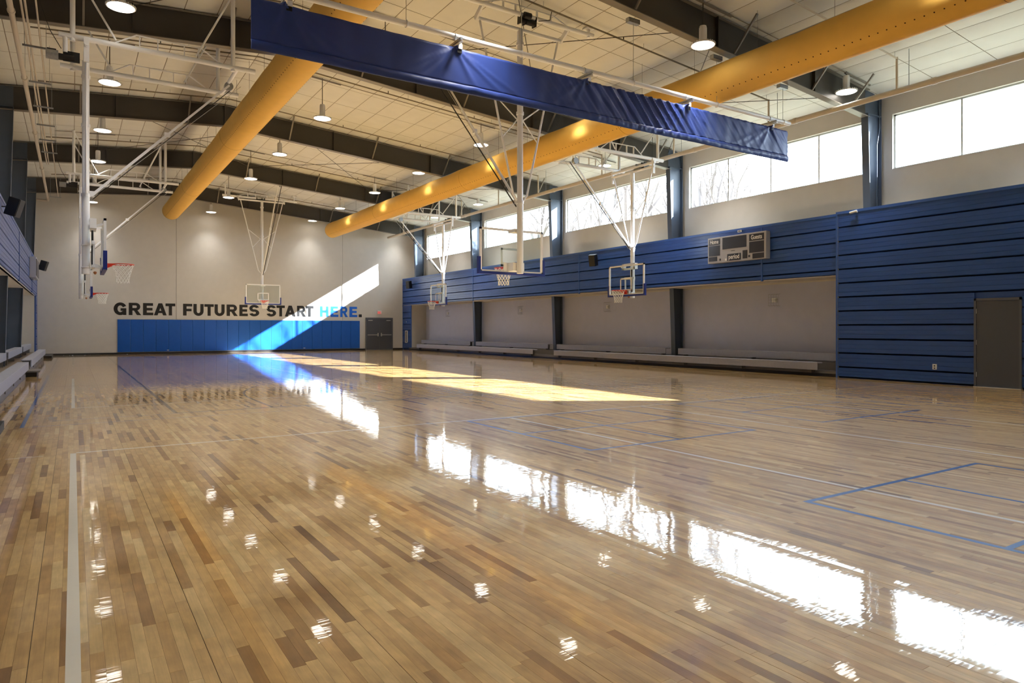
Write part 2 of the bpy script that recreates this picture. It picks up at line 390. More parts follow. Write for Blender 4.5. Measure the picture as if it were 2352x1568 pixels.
# ------------------------------------------------------------------ walls
# far wall: three painted panels with control joints between them, top following the roof
wf = thing('wall_far', 'far wall', 'wall', (0, 0, 0)); del wf['label']; del wf['category']; wf['kind'] = 'structure'
MB().prism([(-3, 0), (20.3, 0), (20.3, zc(20.3)), (RIDGE_X, RIDGE_Z), (-3, zc(-3))], 'y', YF + 0.03, YF + 0.25).build('backing', 'seam_dark', wf, smooth=False)
for a, b in ((-3, 4.925), (4.94, 14.61), (14.625, 20.3)):
    top = [(b, zc(b)), (a, zc(a))] if not (a < RIDGE_X < b) else [(b, zc(b)), (RIDGE_X, RIDGE_Z), (a, zc(a))]
    MB().prism([(a, 0), (b, 0)] + top, 'y', YF, YF + 0.029).build('wall_panel', 'wall_paint', wf, smooth=False)
wb = MB().box(-3, 20.3, YB - 0.2, YB, 0, 9.6).build('wall_near', 'wall_paint', smooth=False); tag(wb, kind='structure')
wl = MB().box(XL - 0.25, XL, YB, YF, 0, zc(XL) + .1).build('wall_left', 'wall_paint', smooth=False); tag(wl, kind='structure')
# right wall with five window openings
WIN = [(10.64, 3.5), (18.37, 11.23), (26.17, 19.03), (33.87, 26.73), (41.45, 34.3)]
ZW0, ZW1 = 6.02, 7.6
wr = thing('wall_right', 'x', 'x'); del wr['label']; del wr['category']; wr['kind'] = 'structure'
MB().box(XR, XR + 0.2, YB, YF + .2, 2.9, ZW0).build('wall_band', 'wall_paint', wr, smooth=False)
MB().box(XR, XR + 0.2, YB, YF + .2, ZW1, zc(XR) + .15).build('wall_band', 'wall_paint', wr, smooth=False)
MB().box(XR, XR + 0.2, YB, YF + .2, -.1, 2.9).build('wall_band', 'recess_paint', wr, smooth=False)
ys = [YF + .2] + [q for wv in reversed(WIN) for q in wv] + [YB]
for i in range(0, len(ys), 2):
    MB().box(XR, XR + 0.2, ys[i + 1], ys[i], ZW0, ZW1).build('wall_pier', 'wall_paint', wr, smooth=False)
# ceiling : vinyl faced insulation held up by straps between the frames
cl = MB()
for a, b in ((XL - .3, RIDGE_X), (RIDGE_X, XR + .3)):
    cl.add([(a, YB, zc(a) + .02), (b, YB, zc(b) + .02), (b, YF + .2, zc(b) + .02), (a, YF + .2, zc(a) + .02), (a, YB, zc(a) + .14), (b, YB, zc(b) + .14), (b, YF + .2, zc(b) + .14), (a, YF + .2, zc(a) + .14)],
           [(0, 1, 2, 3), (7, 6, 5, 4), (0, 4, 5, 1), (1, 5, 6, 2), (2, 6, 7, 3), (3, 7, 4, 0)])
ceil = cl.build('ceiling', 'liner_strap', smooth=False, origin=(0, 0, 0)); tag(ceil, kind='structure')
PX, PY = 0.76, 1.54
def pillow(sl):
    nx_, ny_ = 5, 5; vs = []; fs = []
    for j in range(ny_):
        for i in range(nx_):
            u, v = i / (nx_ - 1) - .5, j / (ny_ - 1) - .5
            b = (1 - (2 * u) ** 4) * (1 - (2 * v) ** 4)
            vs.append((u * (PX - .018), v * (PY - .018), -.02 * b ** .5 + u * PX * sl))
    for j in range(ny_ - 1):
        for i in range(nx_ - 1): k = j * nx_ + i; fs.append((k, k + nx_, k + nx_ + 1, k + 1))
    mb = MB().add(vs, fs); me_ = mesh_of(mb, 'ceiling_panel', 'vinyl_liner', True); return me_
pmL, pmR = pillow(SL), pillow(-SR)
cells = []
for side in (-1, 1):
    k = 0
    while True:
        xc_ = RIDGE_X + side * (k + .5) * PX; k += 1
        if xc_ < XL - .2 or xc_ > XR + .2: break
        y = FRAMES[0] + PY / 2 - 5 * PY
        while y < YF: 
            pr = project(xc_, y, zc(xc_)); sc = 0
            if pr and -60 < pr[0] < 2400 and pr[1] > -60: sc = 1 / pr[2] ** 2
            cells.append((sc, xc_, y, side)); y += PY
cells.sort(key=lambda q: -q[0]); rest = MB()
pv = {}
for side, me_ in ((-1, pmL), (1, pmR)): pv[side] = ([tuple(v.co) for v in me_.vertices], [tuple(p.vertices) for p in me_.polygons])
for i, (sc, xc_, y, side) in enumerate(cells):
    if i < 285: inst('ceiling_panel', pmL if side < 0 else pmR, ceil, (xc_, y, zc(xc_) + .012))
    else: rest.add([(a + xc_, b + y, c + zc(xc_) + .012) for a, b, c in pv[side][0]], pv[side][1])
tag(rest.build('ceiling_panels', 'vinyl_liner', ceil), kind='stuff')

# ------------------------------------------------------------------ ribbed metal siding
def siding(name, X, sg, y0, y1, z0, z1, m, seams=(), cut=None, pitch=0.4, backto=None):
    """sg: the way the face looks along x (-1 = towards smaller x)"""
    root = thing(name, 'x', 'x'); del root['label']; del root['category']; root['kind'] = 'structure'
    q = X - sg * 0.05; MB().box(min(q, q - sg * .06), max(q, q - sg * .06), y0, y1, z0, z1).build('backing', 'blue_trim', root, smooth=False)
    cuts = sorted([y0, y1] + list(seams)); z = z1 - 0.07
    top = []
    while z > z0 + .05:
        zb = max(z - pitch, z0 + .01); h_ = z - zb
        prof = [(-.045, zb), (-.045, zb + .028), (0, zb + .045), (0, zb + h_ * .36), (-.006, zb + h_ * .37), (-.006, zb + h_ * .39), (0, zb + h_ * .40),
                (0, zb + h_ * .66), (-.005, zb + h_ * .67), (-.005, zb + h_ * .685), (0, zb + h_ * .7), (0, z - .004), (-.045, z - .004)]
        for a, b in zip(cuts[:-1], cuts[1:]):
            segs = [(a + .03, b - .03)]
            if cut and zb < cut[2]:
                segs = [(p, q_) for p, q_ in ((a + .03, min(b - .03, cut[0])), (max(a + .03, cut[1]), b - .03)) if q_ - p > .1]
            for (p, q_) in segs:
                mb = MB().prism([(X + sg * (dx) , zz) for dx, zz in prof], 'y', p, q_); mb.build('siding_panel', m, root, smooth=False)
        z = zb
    for sy_ in cuts:
        MB().box(min(X - sg * .05, X + sg * .014), max(X - sg * .05, X + sg * .014), sy_ - .028, sy_ + .028, z0, z1).build('seam_trim', 'blue_trim' if m != 'left_panel' else m, root, smooth=False)
    MB().box(min(X - sg * .05, X + sg * .02), max(X - sg * .05, X + sg * .02), y0, y1, z1 - .075, z1).build('cap_trim', 'blue_trim' if m != 'left_panel' else m, root, smooth=False)
    if backto is not None:
        MB().box(min(X - sg * .04, backto), max(X - sg * .04, backto), y0, y1, z1 - .02, z1 + .01).build('ledge', 'wall_paint', root, smooth=False)
        MB().box(min(X - sg * .04, backto), max(X - sg * .04, backto), y0, y1, z0 + .0, z0 + .03).build('soffit', 'wall_paint', root, smooth=False)
    return root
siding('wall_right_fascia', XFR, -1, YNB + .03, YF, 2.95, 4.77, 'blue_metal', seams=(14.25, 23.77, 33.3), backto=XR)
DY0, DY1 = 6.93, 7.93      # door opening in the near block
nb = siding('wall_right_block', XNB, -1, -4.0, YNB, 0.0, 4.77, 'blue_metal', cut=(DY0, DY1, 2.05))
MB().box(XNB - .005, XR, YNB - .03, YNB + .028, 0.0, 4.77).build('return_panel', 'wall_paint', nb, smooth=False)
MB().box(XNB + .06, XR, -4, YNB, 4.74, 4.77).build('ledge', 'wall_paint', nb, smooth=False)
jm = siding('wall_right_jamb', XFR, -1, 41.62, YF, 0.0, 2.95, 'blue_metal')
MB().box(XFR + .04, XR, 41.60, 41.66, 0.0, 2.98).build('return_panel', 'wall_paint', jm, smooth=False)
MB().box(XR - .04, XR, 41.85, YF, 0.0, 2.98).build('infill', 'wall_paint', jm, smooth=False)
siding('wall_left_fascia', XFL, 1, YB, YF, 3.06, 4.86, 'left_panel', seams=(20.5, 29.2, 37.9), backto=XL)
jl = siding('wall_left_jamb', XFL, 1, 41.62, YF, 0.0, 3.06, 'left_panel')
MB().box(XL, XFL - .04, 41.60, 41.66, 0.0, 3.08).build('return_panel', 'wall_paint', jl, smooth=False)
# base boards
bb = MB().box(XFL, 2.02, YF - .025, YF, 0, .1); tag(bb.build('baseboard_far', 'black_rubber', smooth=False), kind='structure')
tag(MB().box(15.78, 16.14, YF - .025, YF, 0, .1).build('baseboard_far', 'black_rubber', smooth=False), kind='structure')
tag(MB().box(18.08, XFR, YF - .025, YF, 0, .1).build('baseboard_far', 'black_rubber', smooth=False), kind='structure')
tag(MB().box(2.02, 15.78, YF - .02, YF, 0, .1).build('baseboard_far', 'black_rubber', smooth=False), kind='structure')

# ------------------------------------------------------------------ windows
for i, (ya, yb) in enumerate(WIN):
    wn = thing('window_%d' % (i + 1), 'x', 'x'); del wn['label']; del wn['category']; wn['kind'] = 'structure'
    X0, X1 = XR + .10, XR + .16; fw = .045
    fr = MB().box(X0, X1, yb, ya, ZW1 - fw, ZW1).box(X0, X1, yb, ya, ZW0, ZW0 + fw).box(X0, X1, yb, yb + fw, ZW0, ZW1).box(X0, X1, ya - fw, ya, ZW0, ZW1)
    fr.build('window_frame', 'window_frame', wn, smooth=False)
    MB().box(XR - .012, XR + .1, yb, ya, ZW0 - .02, ZW0 + .004).build('window_sill', 'wall_paint', wn, smooth=False)
    st = (ya - yb) / 4
    for k in range(1, 4): MB().box(X0, X1, yb + k * st - .025, yb + k * st + .025, ZW0 + fw, ZW1 - fw).build('mullion', 'window_frame', wn, smooth=False)
    for k in range(4): MB().box(XR + .125, XR + .131, yb + k * st + .02, yb + (k + 1) * st - .02, ZW0 + .03, ZW1 - .03).build('pane', 'window_glass', wn, smooth=False)

# ------------------------------------------------------------------ doors
d1 = thing('door_1', 'x', 'x', (17.1, YF, 0)); del d1['label']; del d1['category']; d1['kind'] = 'structure'
MB().box(16.16, 16.23, YF - .05, YF + .01, 0, 2.13).box(18.0, 18.07, YF - .05, YF + .01, 0, 2.13).box(16.16, 18.07, YF - .05, YF + .01, 2.06, 2.13).build('door_frame', 'frame_grey', d1, smooth=False)
for a, b in ((16.24, 17.10), (17.13, 17.99)):
    lf = MB().box(a, b, YF - .04, YF - .002, .01, 2.055).build('door_leaf', 'door_grey', d1, smooth=False)
    L2 = d1
    x_in = b - .1 if a < 17 else a + .1
    MB().box(min(x_in, a + .04 if a < 17 else b - .04), max(x_in, a + .04 if a < 17 else b - .04), YF - .1, YF - .07, .97, 1.02).build('push_bar', 'light_metal', d1, smooth=False)
    MB().box(x_in - .03, x_in + .03, YF - .11, YF - .04, .9, 1.12).build('latch_case', 'light_metal', d1, smooth=False)
    q = a + .09 if a < 17 else b - .4
    MB().box(q, q + .3, YF - .09, YF - .04, 1.92, 1.98).build('door_closer', 'light_metal', d1, smooth=False)
MB().box(17.095, 17.135, YF - .048, YF - .002, .01, 2.055).build('door_astragal', 'frame_grey', d1, smooth=False)
d2 = thing('door_2', 'x', 'x', (XNB, 7.4, 0)); del d2['label']; del d2['category']; d2['kind'] = 'structure'
MB().box(XNB - .03, XNB + .06, DY1 - .05, DY1, 0, 2.15).box(XNB - .03, XNB + .06, DY0, DY0 + .05, 0, 2.15).box(XNB - .03, XNB + .06, DY0, DY1, 2.09, 2.15).build('door_frame', 'frame_grey', d2, smooth=False)
MB().box(XNB - .012, XNB + .035, DY0 + .055, DY1 - .055, .012, 2.085).build('door_leaf', 'door_grey', d2, smooth=False)
for zz in (.3, 1.08, 1.84): MB().tube([(XNB - .02, DY1 - .055, zz - .06), (XNB - .02, DY1 - .055, zz + .06)], .009, 8).build('hinge', 'light_metal', d2)
MB().box(XNB - .06, XNB + .03, DY0, DY1, 0, .012).build('threshold', 'light_metal', d2, smooth=False)

# ------------------------------------------------------------------ steel frames
ordn = ['nearest', 'second', 'third', 'fourth', 'fifth', 'farthest']
def frame(i, Y):
    words = ['overhead just in front of the camera, first', 'with the blue curtain pipe hung below it', 'second', 'third', 'fourth', 'closest to the far wall']
    lab = {0: 'dark steel roof beam nearest the near wall', 1: 'dark steel roof beam straight above the blue divider curtain', 2: 'dark steel roof beam, next one beyond the blue curtain', 3: 'dark steel roof beam crossing mid hall between the two left side hoops',
           4: 'dark steel roof beam, second from the far wall', 5: 'dark steel roof beam running against the far wall'}[i]
    bm_ = thing('roof_beam', lab, 'beam', (RIDGE_X, Y, 8.7), group='roof beams', kind='thing')
    xl, xr = -2.05, 19.55; dp = 0.78
    def zb(x): return zc(x) - dp - (0.03 if x > 16 else 0)
    wd = .011
    MB().prism([(xl, zb(xl)), (RIDGE_X, zb(RIDGE_X)), (xr, zb(xr)), (xr, zc(xr) - .02), (RIDGE_X, zc(RIDGE_X) - .02), (xl, zc(xl) - .02)], 'y', Y - wd, Y + wd).build('web', 'dark_steel', bm_, smooth=False)
    for (za, m2) in ((lambda x: zb(x), 'flange_steel'), (lambda x: zc(x) - .035, 'flange_steel')):
        MB().prism([(xl, za(xl)), (RIDGE_X, za(RIDGE_X)), (xr - .35, za(xr - .35)), (xr - .35, za(xr - .35) + .018), (RIDGE_X, za(RIDGE_X) + .018), (xl, za(xl) + .018)], 'y', Y - .1, Y + .1).build('flange', m2, bm_, smooth=False)
    for k, xx in enumerate((1.2, RIDGE_X, 8.6, 12.8, 16.6)):
        MB().box(xx - .007, xx + .007, Y - .095, Y + .095, zb(xx) + .018, zc(xx) - .035).build('stiffener', 'dark_steel', bm_, smooth=False)
    for xx in (0.2, 3.4, 6.9, 10.2, 13.4, 16.5, 18.3):
        MB().bar((xx, Y - .06, zb(xx) + .05), (xx + .0, Y - .72, zc(xx) - .02), .045, .045).build('flange_brace', 'flange_steel', bm_, smooth=False)
    # columns: taper wider towards the knee
    def column(sg, lab):
        X_out = 19.78 if sg > 0 else -2.26
        kt, kb_ = (19.10, 19.42) if sg > 0 else (-1.57, -1.80)
        zt_ = zb(kt) + .1
        o = thing('steel_column', lab, 'column', (X_out, Y, 0), group='steel columns along the walls', kind='thing')
        MB().prism([(X_out, 0.0), (kb_, 0.0), (kt, zt_), (kt, zc(kt) - .03), (X_out, zc(X_out) - .03)], 'y', Y - .012, Y + .012).build('web', 'column_steel', o, smooth=False)
        MB().add([(kb_ - .009, Y - .105, 0), (kb_ + .009, Y - .105, 0), (kb_ + .009, Y + .105, 0), (kb_ - .009, Y + .105, 0), (kt - .009, Y - .105, zt_), (kt + .009, Y - .105, zt_), (kt + .009, Y + .105, zt_), (kt - .009, Y + .105, zt_)],
                 [(0, 1, 2, 3), (7, 6, 5, 4), (0, 4, 5, 1), (1, 5, 6, 2), (2, 6, 7, 3), (3, 7, 4, 0)]).build('flange', 'column_steel', o, smooth=False)
        MB().box(X_out - .009, X_out + .009, Y - .105, Y + .105, 0, zc(X_out) - .03).build('flange', 'column_steel', o, smooth=False)
        MB().box(min(X_out, kt), max(X_out, kt), Y - .1, Y + .1, zt_ - .02, zt_).build('knee_plate', 'column_steel', o, smooth=False)
        return o
    cw = {0: 'nearest one', 1: 'between the two largest windows', 2: 'between the second and third largest windows', 3: 'between the middle window and the next farther one' , 4: 'second from the far end of the right wall', 5: 'in the far right corner'}
    cl2 = {0: 'nearest one', 1: 'second one', 2: 'third one', 3: 'third from the far end', 4: 'second from the far end', 5: 'in the far left corner'}
    column(1, 'dark steel column on the right wall, ' + cw[i])
    column(-1, 'dark steel column on the left wall, ' + cl2[i])
for i, Y in enumerate(FRAMES): frame(i, Y)
# conduit running down the second column on the right
cdt = MB().tube([(19.62, 10.86, 8.1), (19.62, 10.86, 7.2), (19.48, 10.86, 6.7), (19.48, 10.86, 4.78)], .013, 6)
tag(cdt.build('conduit', 'column_steel'), 'thin painted conduit on the column between the two largest windows', 'conduit')
# dark tension rods crossing in three roof bays
rk = 0
for (Ya, Yb2, nm) in ((11.1, 18.6, 'bay beyond the blue curtain'), (26.5, 34.0, 'bay mid hall')):
    for a, b in ((1.0, 7.0), (7.0, 13.0), (13.0, 19.0)):
        for sgn in (0, 1):
            xa, xb = (a, b) if sgn == 0 else (b, a)
            o = MB().tube([(xa, Ya, zc(xa) - .2), (xb, Yb2, zc(xb) - .2)], .011, 5).build('tension_rod', 'dark_steel')
            tag(o, 'thin dark tension rod slanting %s, %s, %s' % (('to the right' if sgn == 0 else 'to the left'), nm, {1.0: 'left third', 7.0: 'middle third', 13.0: 'right third'}[a]), 'rod', 'crossed tension rods under the roof')

# ------------------------------------------------------------------ pendant lamps
LZ = 8.05
def pendant_proto():
    o = thing('pendant_lamp', 'x', 'lamp', (0, 0, LZ), group='high bay pendant lamps')
    MB().tube([(0, 0, .44), (0, 0, 1.0)], .012, 6).build('stem', 'dark_steel', o, local=True)
    hz = MB().lathe([(.0, .44), (.075, .44), (.08, .42), (.08, .05), (.0, .05)], (0, 0, 0), 16)
    for k in range(8):
        t = 2 * PI * k / 8; M = Matrix.Rotation(t, 4, 'Z'); hz.box(.078, .088, -.006, .006, .1, .4, M)
    hz.build('housing', 'white_steel', o, local=True)
    rg = MB().lathe([(.0, .052), (.2, .05), (.262, .028), (.27, .0), (.256, -.002), (.256, .012)], (0, 0, 0), 28)
    for k in range(28):
        t = 2 * PI * k / 28; M = Matrix.Rotation(t, 4, 'Z'); rg.box(.245, .283, -.007, .007, .004, .036, M)
    rg.build('reflector', 'white_steel', o, local=True)
    MB().lathe([(.0, -.012), (.12, -.011), (.22, -.006), (.253, .006)], (0, 0, 0), 28).build('lens', 'lamp_lens', o, local=True)
    return o
spot = bpy.data.lights.new('lamp_beam', 'SPOT'); spot.energy = LAMP_WATTS; spot.color = (1.0, 0.965, 0.90); spot.spot_size = math.radians(96); spot.spot_blend = 1.0; spot.shadow_soft_size = 0.2
spot2 = spot.copy(); spot2.energy = LAMP_WATTS * .12
LX = [(0.83, 'row nearest the left wall'), (6.63, 'row just right of the left yellow duct'), (12.42, 'row just left of the right yellow duct'), (18.25, 'row along the windows')]
LY = [0.75, 5.9, 11.05, 16.23, 21.4, 26.7, 31.75, 36.9, 42.1]
nth = ['nearest the far wall', 'second from the far wall', 'third from the far wall', 'fourth from the far wall', 'fifth from the far wall', 'sixth from the far wall', 'seventh from the far wall', 'eighth from the far wall', 'ninth from the far wall']
proto = pendant_proto(); used = False
for (lx_, lt) in LX:
    for j, ly in enumerate(LY):
        o = proto if not used else copy_tree(proto); used = True
        fx, fy, fz = lx_, ly, LZ
        if ly == 11.05: fx, fy, fz = lx_ * .97, 10.71, 7.85        # hung just in front of the beam
        o.location = (fx, fy, fz); o['label'] = 'round pendant lamp ' + nth[len(LY) - 1 - j] + ', ' + lt
        sl_ = bpy.data.objects.new('lamp_beam', spot2 if ly > 42 else spot); COL.objects.link(sl_); sl_.parent = o; sl_.location = (0, 0, -.04)
        st = [c for c in o.children if c.name.startswith('stem')][0]
        hgt = zc(fx) - fz - .44; st.scale = (1, 1, (hgt) / .56); st.location = (0, 0, .44 - .44 * hgt / .56)

# ------------------------------------------------------------------ yellow fabric ducts
def duct(X, Z, lab):
    r = .45; y0, y1 = YB, 41.0
    root = thing('fabric_duct', lab, 'duct', (X, y0, Z - r), group='yellow fabric ducts')
    vs = []; fs = []; ny = 150; na = 36
    rr = random.Random(int(X * 10)); ph = [rr.uniform(0, 6) for _ in range(4)]
    for j in range(ny + 1):
        y = y0 + (y1 - y0) * j / ny
        for k in range(na):
            t = 2 * PI * k / na
            wob = .010 * math.sin(y * 2.3 + ph[0]) * max(0, math.sin(t)) + .006 * math.sin(y * 5.1 + ph[1]) * max(0, math.sin(t)) - .014 * max(0, math.sin(t)) ** 2 * (0.5 + .5 * math.sin(y * 1.1 + ph[2]))
            ra = r + wob
            vs.append((X + ra * math.cos(t), y, Z + ra * math.sin(t)))
    for j in range(ny):
        for k in range(na): a = j * na + k; b = j * na + (k + 1) % na; fs.append((a, a + na, b + na, b))
    # rounded closed end
    base = ny * na
    for q, (f, dy) in enumerate(((.96, .05), (.8, .1), (.4, .13))):
        for k in range(na): t = 2 * PI * k / na; vs.append((X + r * f * math.cos(t), y1 + dy, Z + r * f * math.sin(t)))
        for k in range(na): a = base + q * na + k; b = base + q * na + (k + 1) % na; fs.append((a, a + na, b + na, b))
    fs.append(tuple(base + 3 * na + k for k in range(na)))
    MB().add(vs, fs).build('fabric_tube', 'duct_fabric', root)
    for ys_ in (5.2, 14.6, 23.9, 33.2, 40.95):
        MB().torus((X, ys_, Z), r - .002, .006, 36, 5, Matrix.Rotation(PI / 2, 3, 'X')).build('zip_seam', 'duct_seam', root)
    for ang in (225, 315):
        t = math.radians(ang); nn = Vector((math.cos(t), 0, math.sin(t))); hb = MB(); tt = Vector((-math.sin(t), 0, math.cos(t)))
        y = YB + .3
        while y < 40.6:
            c = Vector((X, y, Z)) + nn * (r + .0015)
            hb.add([c + (tt * math.cos(a) + Vector((0, 1, 0)) * math.sin(a)) * .014 for a in [2 * PI * k / 8 for k in range(8)]] + [c - nn * .02 + (tt * math.cos(a) + Vector((0, 1, 0)) * math.sin(a)) * .014 for a in [2 * PI * k / 8 for k in range(8)]],
                   [tuple(range(8))] + [(k, (k + 1) % 8, 8 + (k + 1) % 8, 8 + k) for k in range(8)])
            y += .17
        tag(hb.build('air_holes', 'hole_dark', root, smooth=False), kind='stuff')
    # suspension: rail above and clips
    MB().box(X - .012, X + .012, y0, y1, Z + r + .015, Z + r + .045).build('hanger_rail', 'galvanised', root, smooth=False)
    k = 0; y = YB + 1
    while y < 41:
        MB().tube([(X, y, Z + r + .03), (X, y, zc(X))], .004, 4).build('hanger_wire', 'dark_steel', root); y += 1.9
    cb = MB(); y = YB + .4
    while y < 41: cb.box(X - .01, X + .01, y - .012, y + .012, Z + r - .02, Z + r + .03); y += .6
    tag(cb.build('rail_clips', 'white_steel', root, smooth=False), kind='stuff')
duct(4.47, 7.75, 'yellow round fabric air duct on the left, running below the roof ridge')
duct(13.3, 7.40, 'yellow round fabric air duct on the right, passing nearer the windows')

# ------------------------------------------------------------------ blue divider curtain
CY = 11.15; CX0, CX1 = 2.33, 15.76
BR = [2.83, 5.92, 8.97, 11.96, 15.02]
ct = thing('divider_curtain', 'rolled up royal blue vinyl divider curtain hung across the hall from a white pipe', 'curtain', ((CX0 + CX1) / 2, CY, 5.77))
def cdisp(x, z):
    t = (6.6 - z) / .83; d = 0.0
    d += .004 * math.sin(x * 9.1) + .003 * math.sin(x * 17 + 1.3 * t)
    for bx in BR:
        for k in range(-3, 4):
            if k == 0: continue
            sl = k * .42 + .15 * math.sin(bx * 3 + k); xc2 = bx + sl * t * 1.3
            wd_ = .035 + .07 * t; a = .030 * math.exp(-abs(k) * .25) * (1 - t * .75)
            d += a * math.exp(-((x - xc2) / wd_) ** 2)
    right = 1 / (1 + math.exp(-(x - 8.8) * 2.2)); rgt2 = math.exp(-((x - 10.6) / 1.3) ** 2)
    xs = x - t * .75
    d += right * (.018 * math.sin(xs * 21 + 1.2 * math.sin(xs * 2.3)) + .009 * math.sin(xs * 47)) * (1 - .55 * t) * (.45 + .9 * rgt2)
    d += .012 * math.sin(x * 2.1 + .8) * t
    return d
nx_, nz_ = 900, 16; vs = []; fs = []
for j in range(nz_ + 1):
    z = 6.6 - (6.6 - 5.93) * j / nz_
    for i in range(nx_ + 1):
        x = CX0 + (CX1 - CX0) * i / nx_
        sag = .012 * sum(math.exp(-((x - b) / .25) ** 2) for b in BR) - .012
        vs.append((x, CY - cdisp(x, z), z + sag * (1 - j / nz_)))
for j in range(nz_):
    for i in range(nx_): k = j * (nx_ + 1) + i; fs.append((k, k + 1, k + nx_ + 2, k + nx_ + 1))
cs = MB().add(vs, fs).build('curtain_sheet', 'curtain_vinyl', ct); so = cs.modifiers.new('t', 'SOLIDIFY'); so.thickness = .004; so.offset = 1
vs = []; fs = []
for j in range(7):
    t = j / 6
    for i in range(nx_ + 1):
        x = CX0 + (CX1 - CX0) * i / nx_; base = cdisp(x, 5.93)
        vs.append((x, CY - base * (1 - t) - .006 - .022 * math.sin(PI * min(1, t * 1.1)) - .003 * math.sin(x * 30) * t, 5.935 - .155 * t))
for j in range(6):
    for i in range(nx_): k = j * (nx_ + 1) + i; fs.append((k, k + 1, k + nx_ + 2, k + nx_ + 1))
hm = MB().add(vs, fs).build('hem', 'curtain_vinyl', ct); so = hm.modifiers.new('t', 'SOLIDIFY'); so.thickness = .02; so.offset = 1
pp = thing('curtain_pipe', 'long white steel pipe carrying the blue divider curtain', 'pipe', (9, CY + .02, 6.75))
MB().tube([(-1.6, CY + .03, 6.81), (CX1 + .12, CY + .03, 6.81)], .052, 14).build('pipe', 'white_steel', pp)
for xx in (-.9, 2.1, 4.96, 7.41, 10.36, 13.06, 15.6):
    MB().tube([(xx, CY + .03, 6.86), (xx, CY + .03, zc(xx) - .78)], .006, 5).build('hanger_rod', 'galvanised', pp)
    MB().torus((xx, CY + .03, 6.81), .06, .008, 16, 5, Matrix.Rotation(PI / 2, 3, 'Y')).build('pipe_clamp', 'white_steel', pp)
    if xx > 9: MB().box(xx - .16, xx + .16, CY - .01, CY + .1, zc(xx) - .9, zc(xx) - .80).build('beam_clip', 'galvanised', pp, smooth=False)
bn = ['first from its left end', 'second from its left end', 'at its middle', 'second from its right end', 'at its right end']
for bx, nm in zip(BR, bn):
    b = thing('curtain_bracket', 'galvanised bracket and white roller gripping the blue curtain, ' + nm, 'bracket', (bx, CY, 6.6), group='brackets above the blue curtain')
    MB().bar((bx + .03, CY - .20, 6.70), (bx + .03, CY + .26, 6.70), .045, .042).build('strut_channel', 'galvanised', b, smooth=False)
    MB().bar((bx + .04, CY - .19, 6.655), (bx + .04, CY + .22, 6.66), .05, .02).build('flat_plate', 'light_metal', b, smooth=False)
    MB().torus((bx, CY + .03, 6.80), .062, .007, 14, 5, Matrix.Rotation(PI / 2, 3, 'Y')).build('u_bolt', 'galvanised', b)
    MB().tube([(bx + .085, CY - .03, 6.68), (bx + .085, CY + .06, 6.68)], .045, 14).build('roller', 'cream_pipe', b)
    MB().box(bx + .05, bx + .13, CY - .05, CY - .02, 6.575, 6.66).build('guide_block', 'white_steel', b, smooth=False)
    MB().box(bx + .035, bx + .125, CY - .035, CY - .022, 6.5, 6.6).build('strap', 'black_plastic', b, smooth=False)

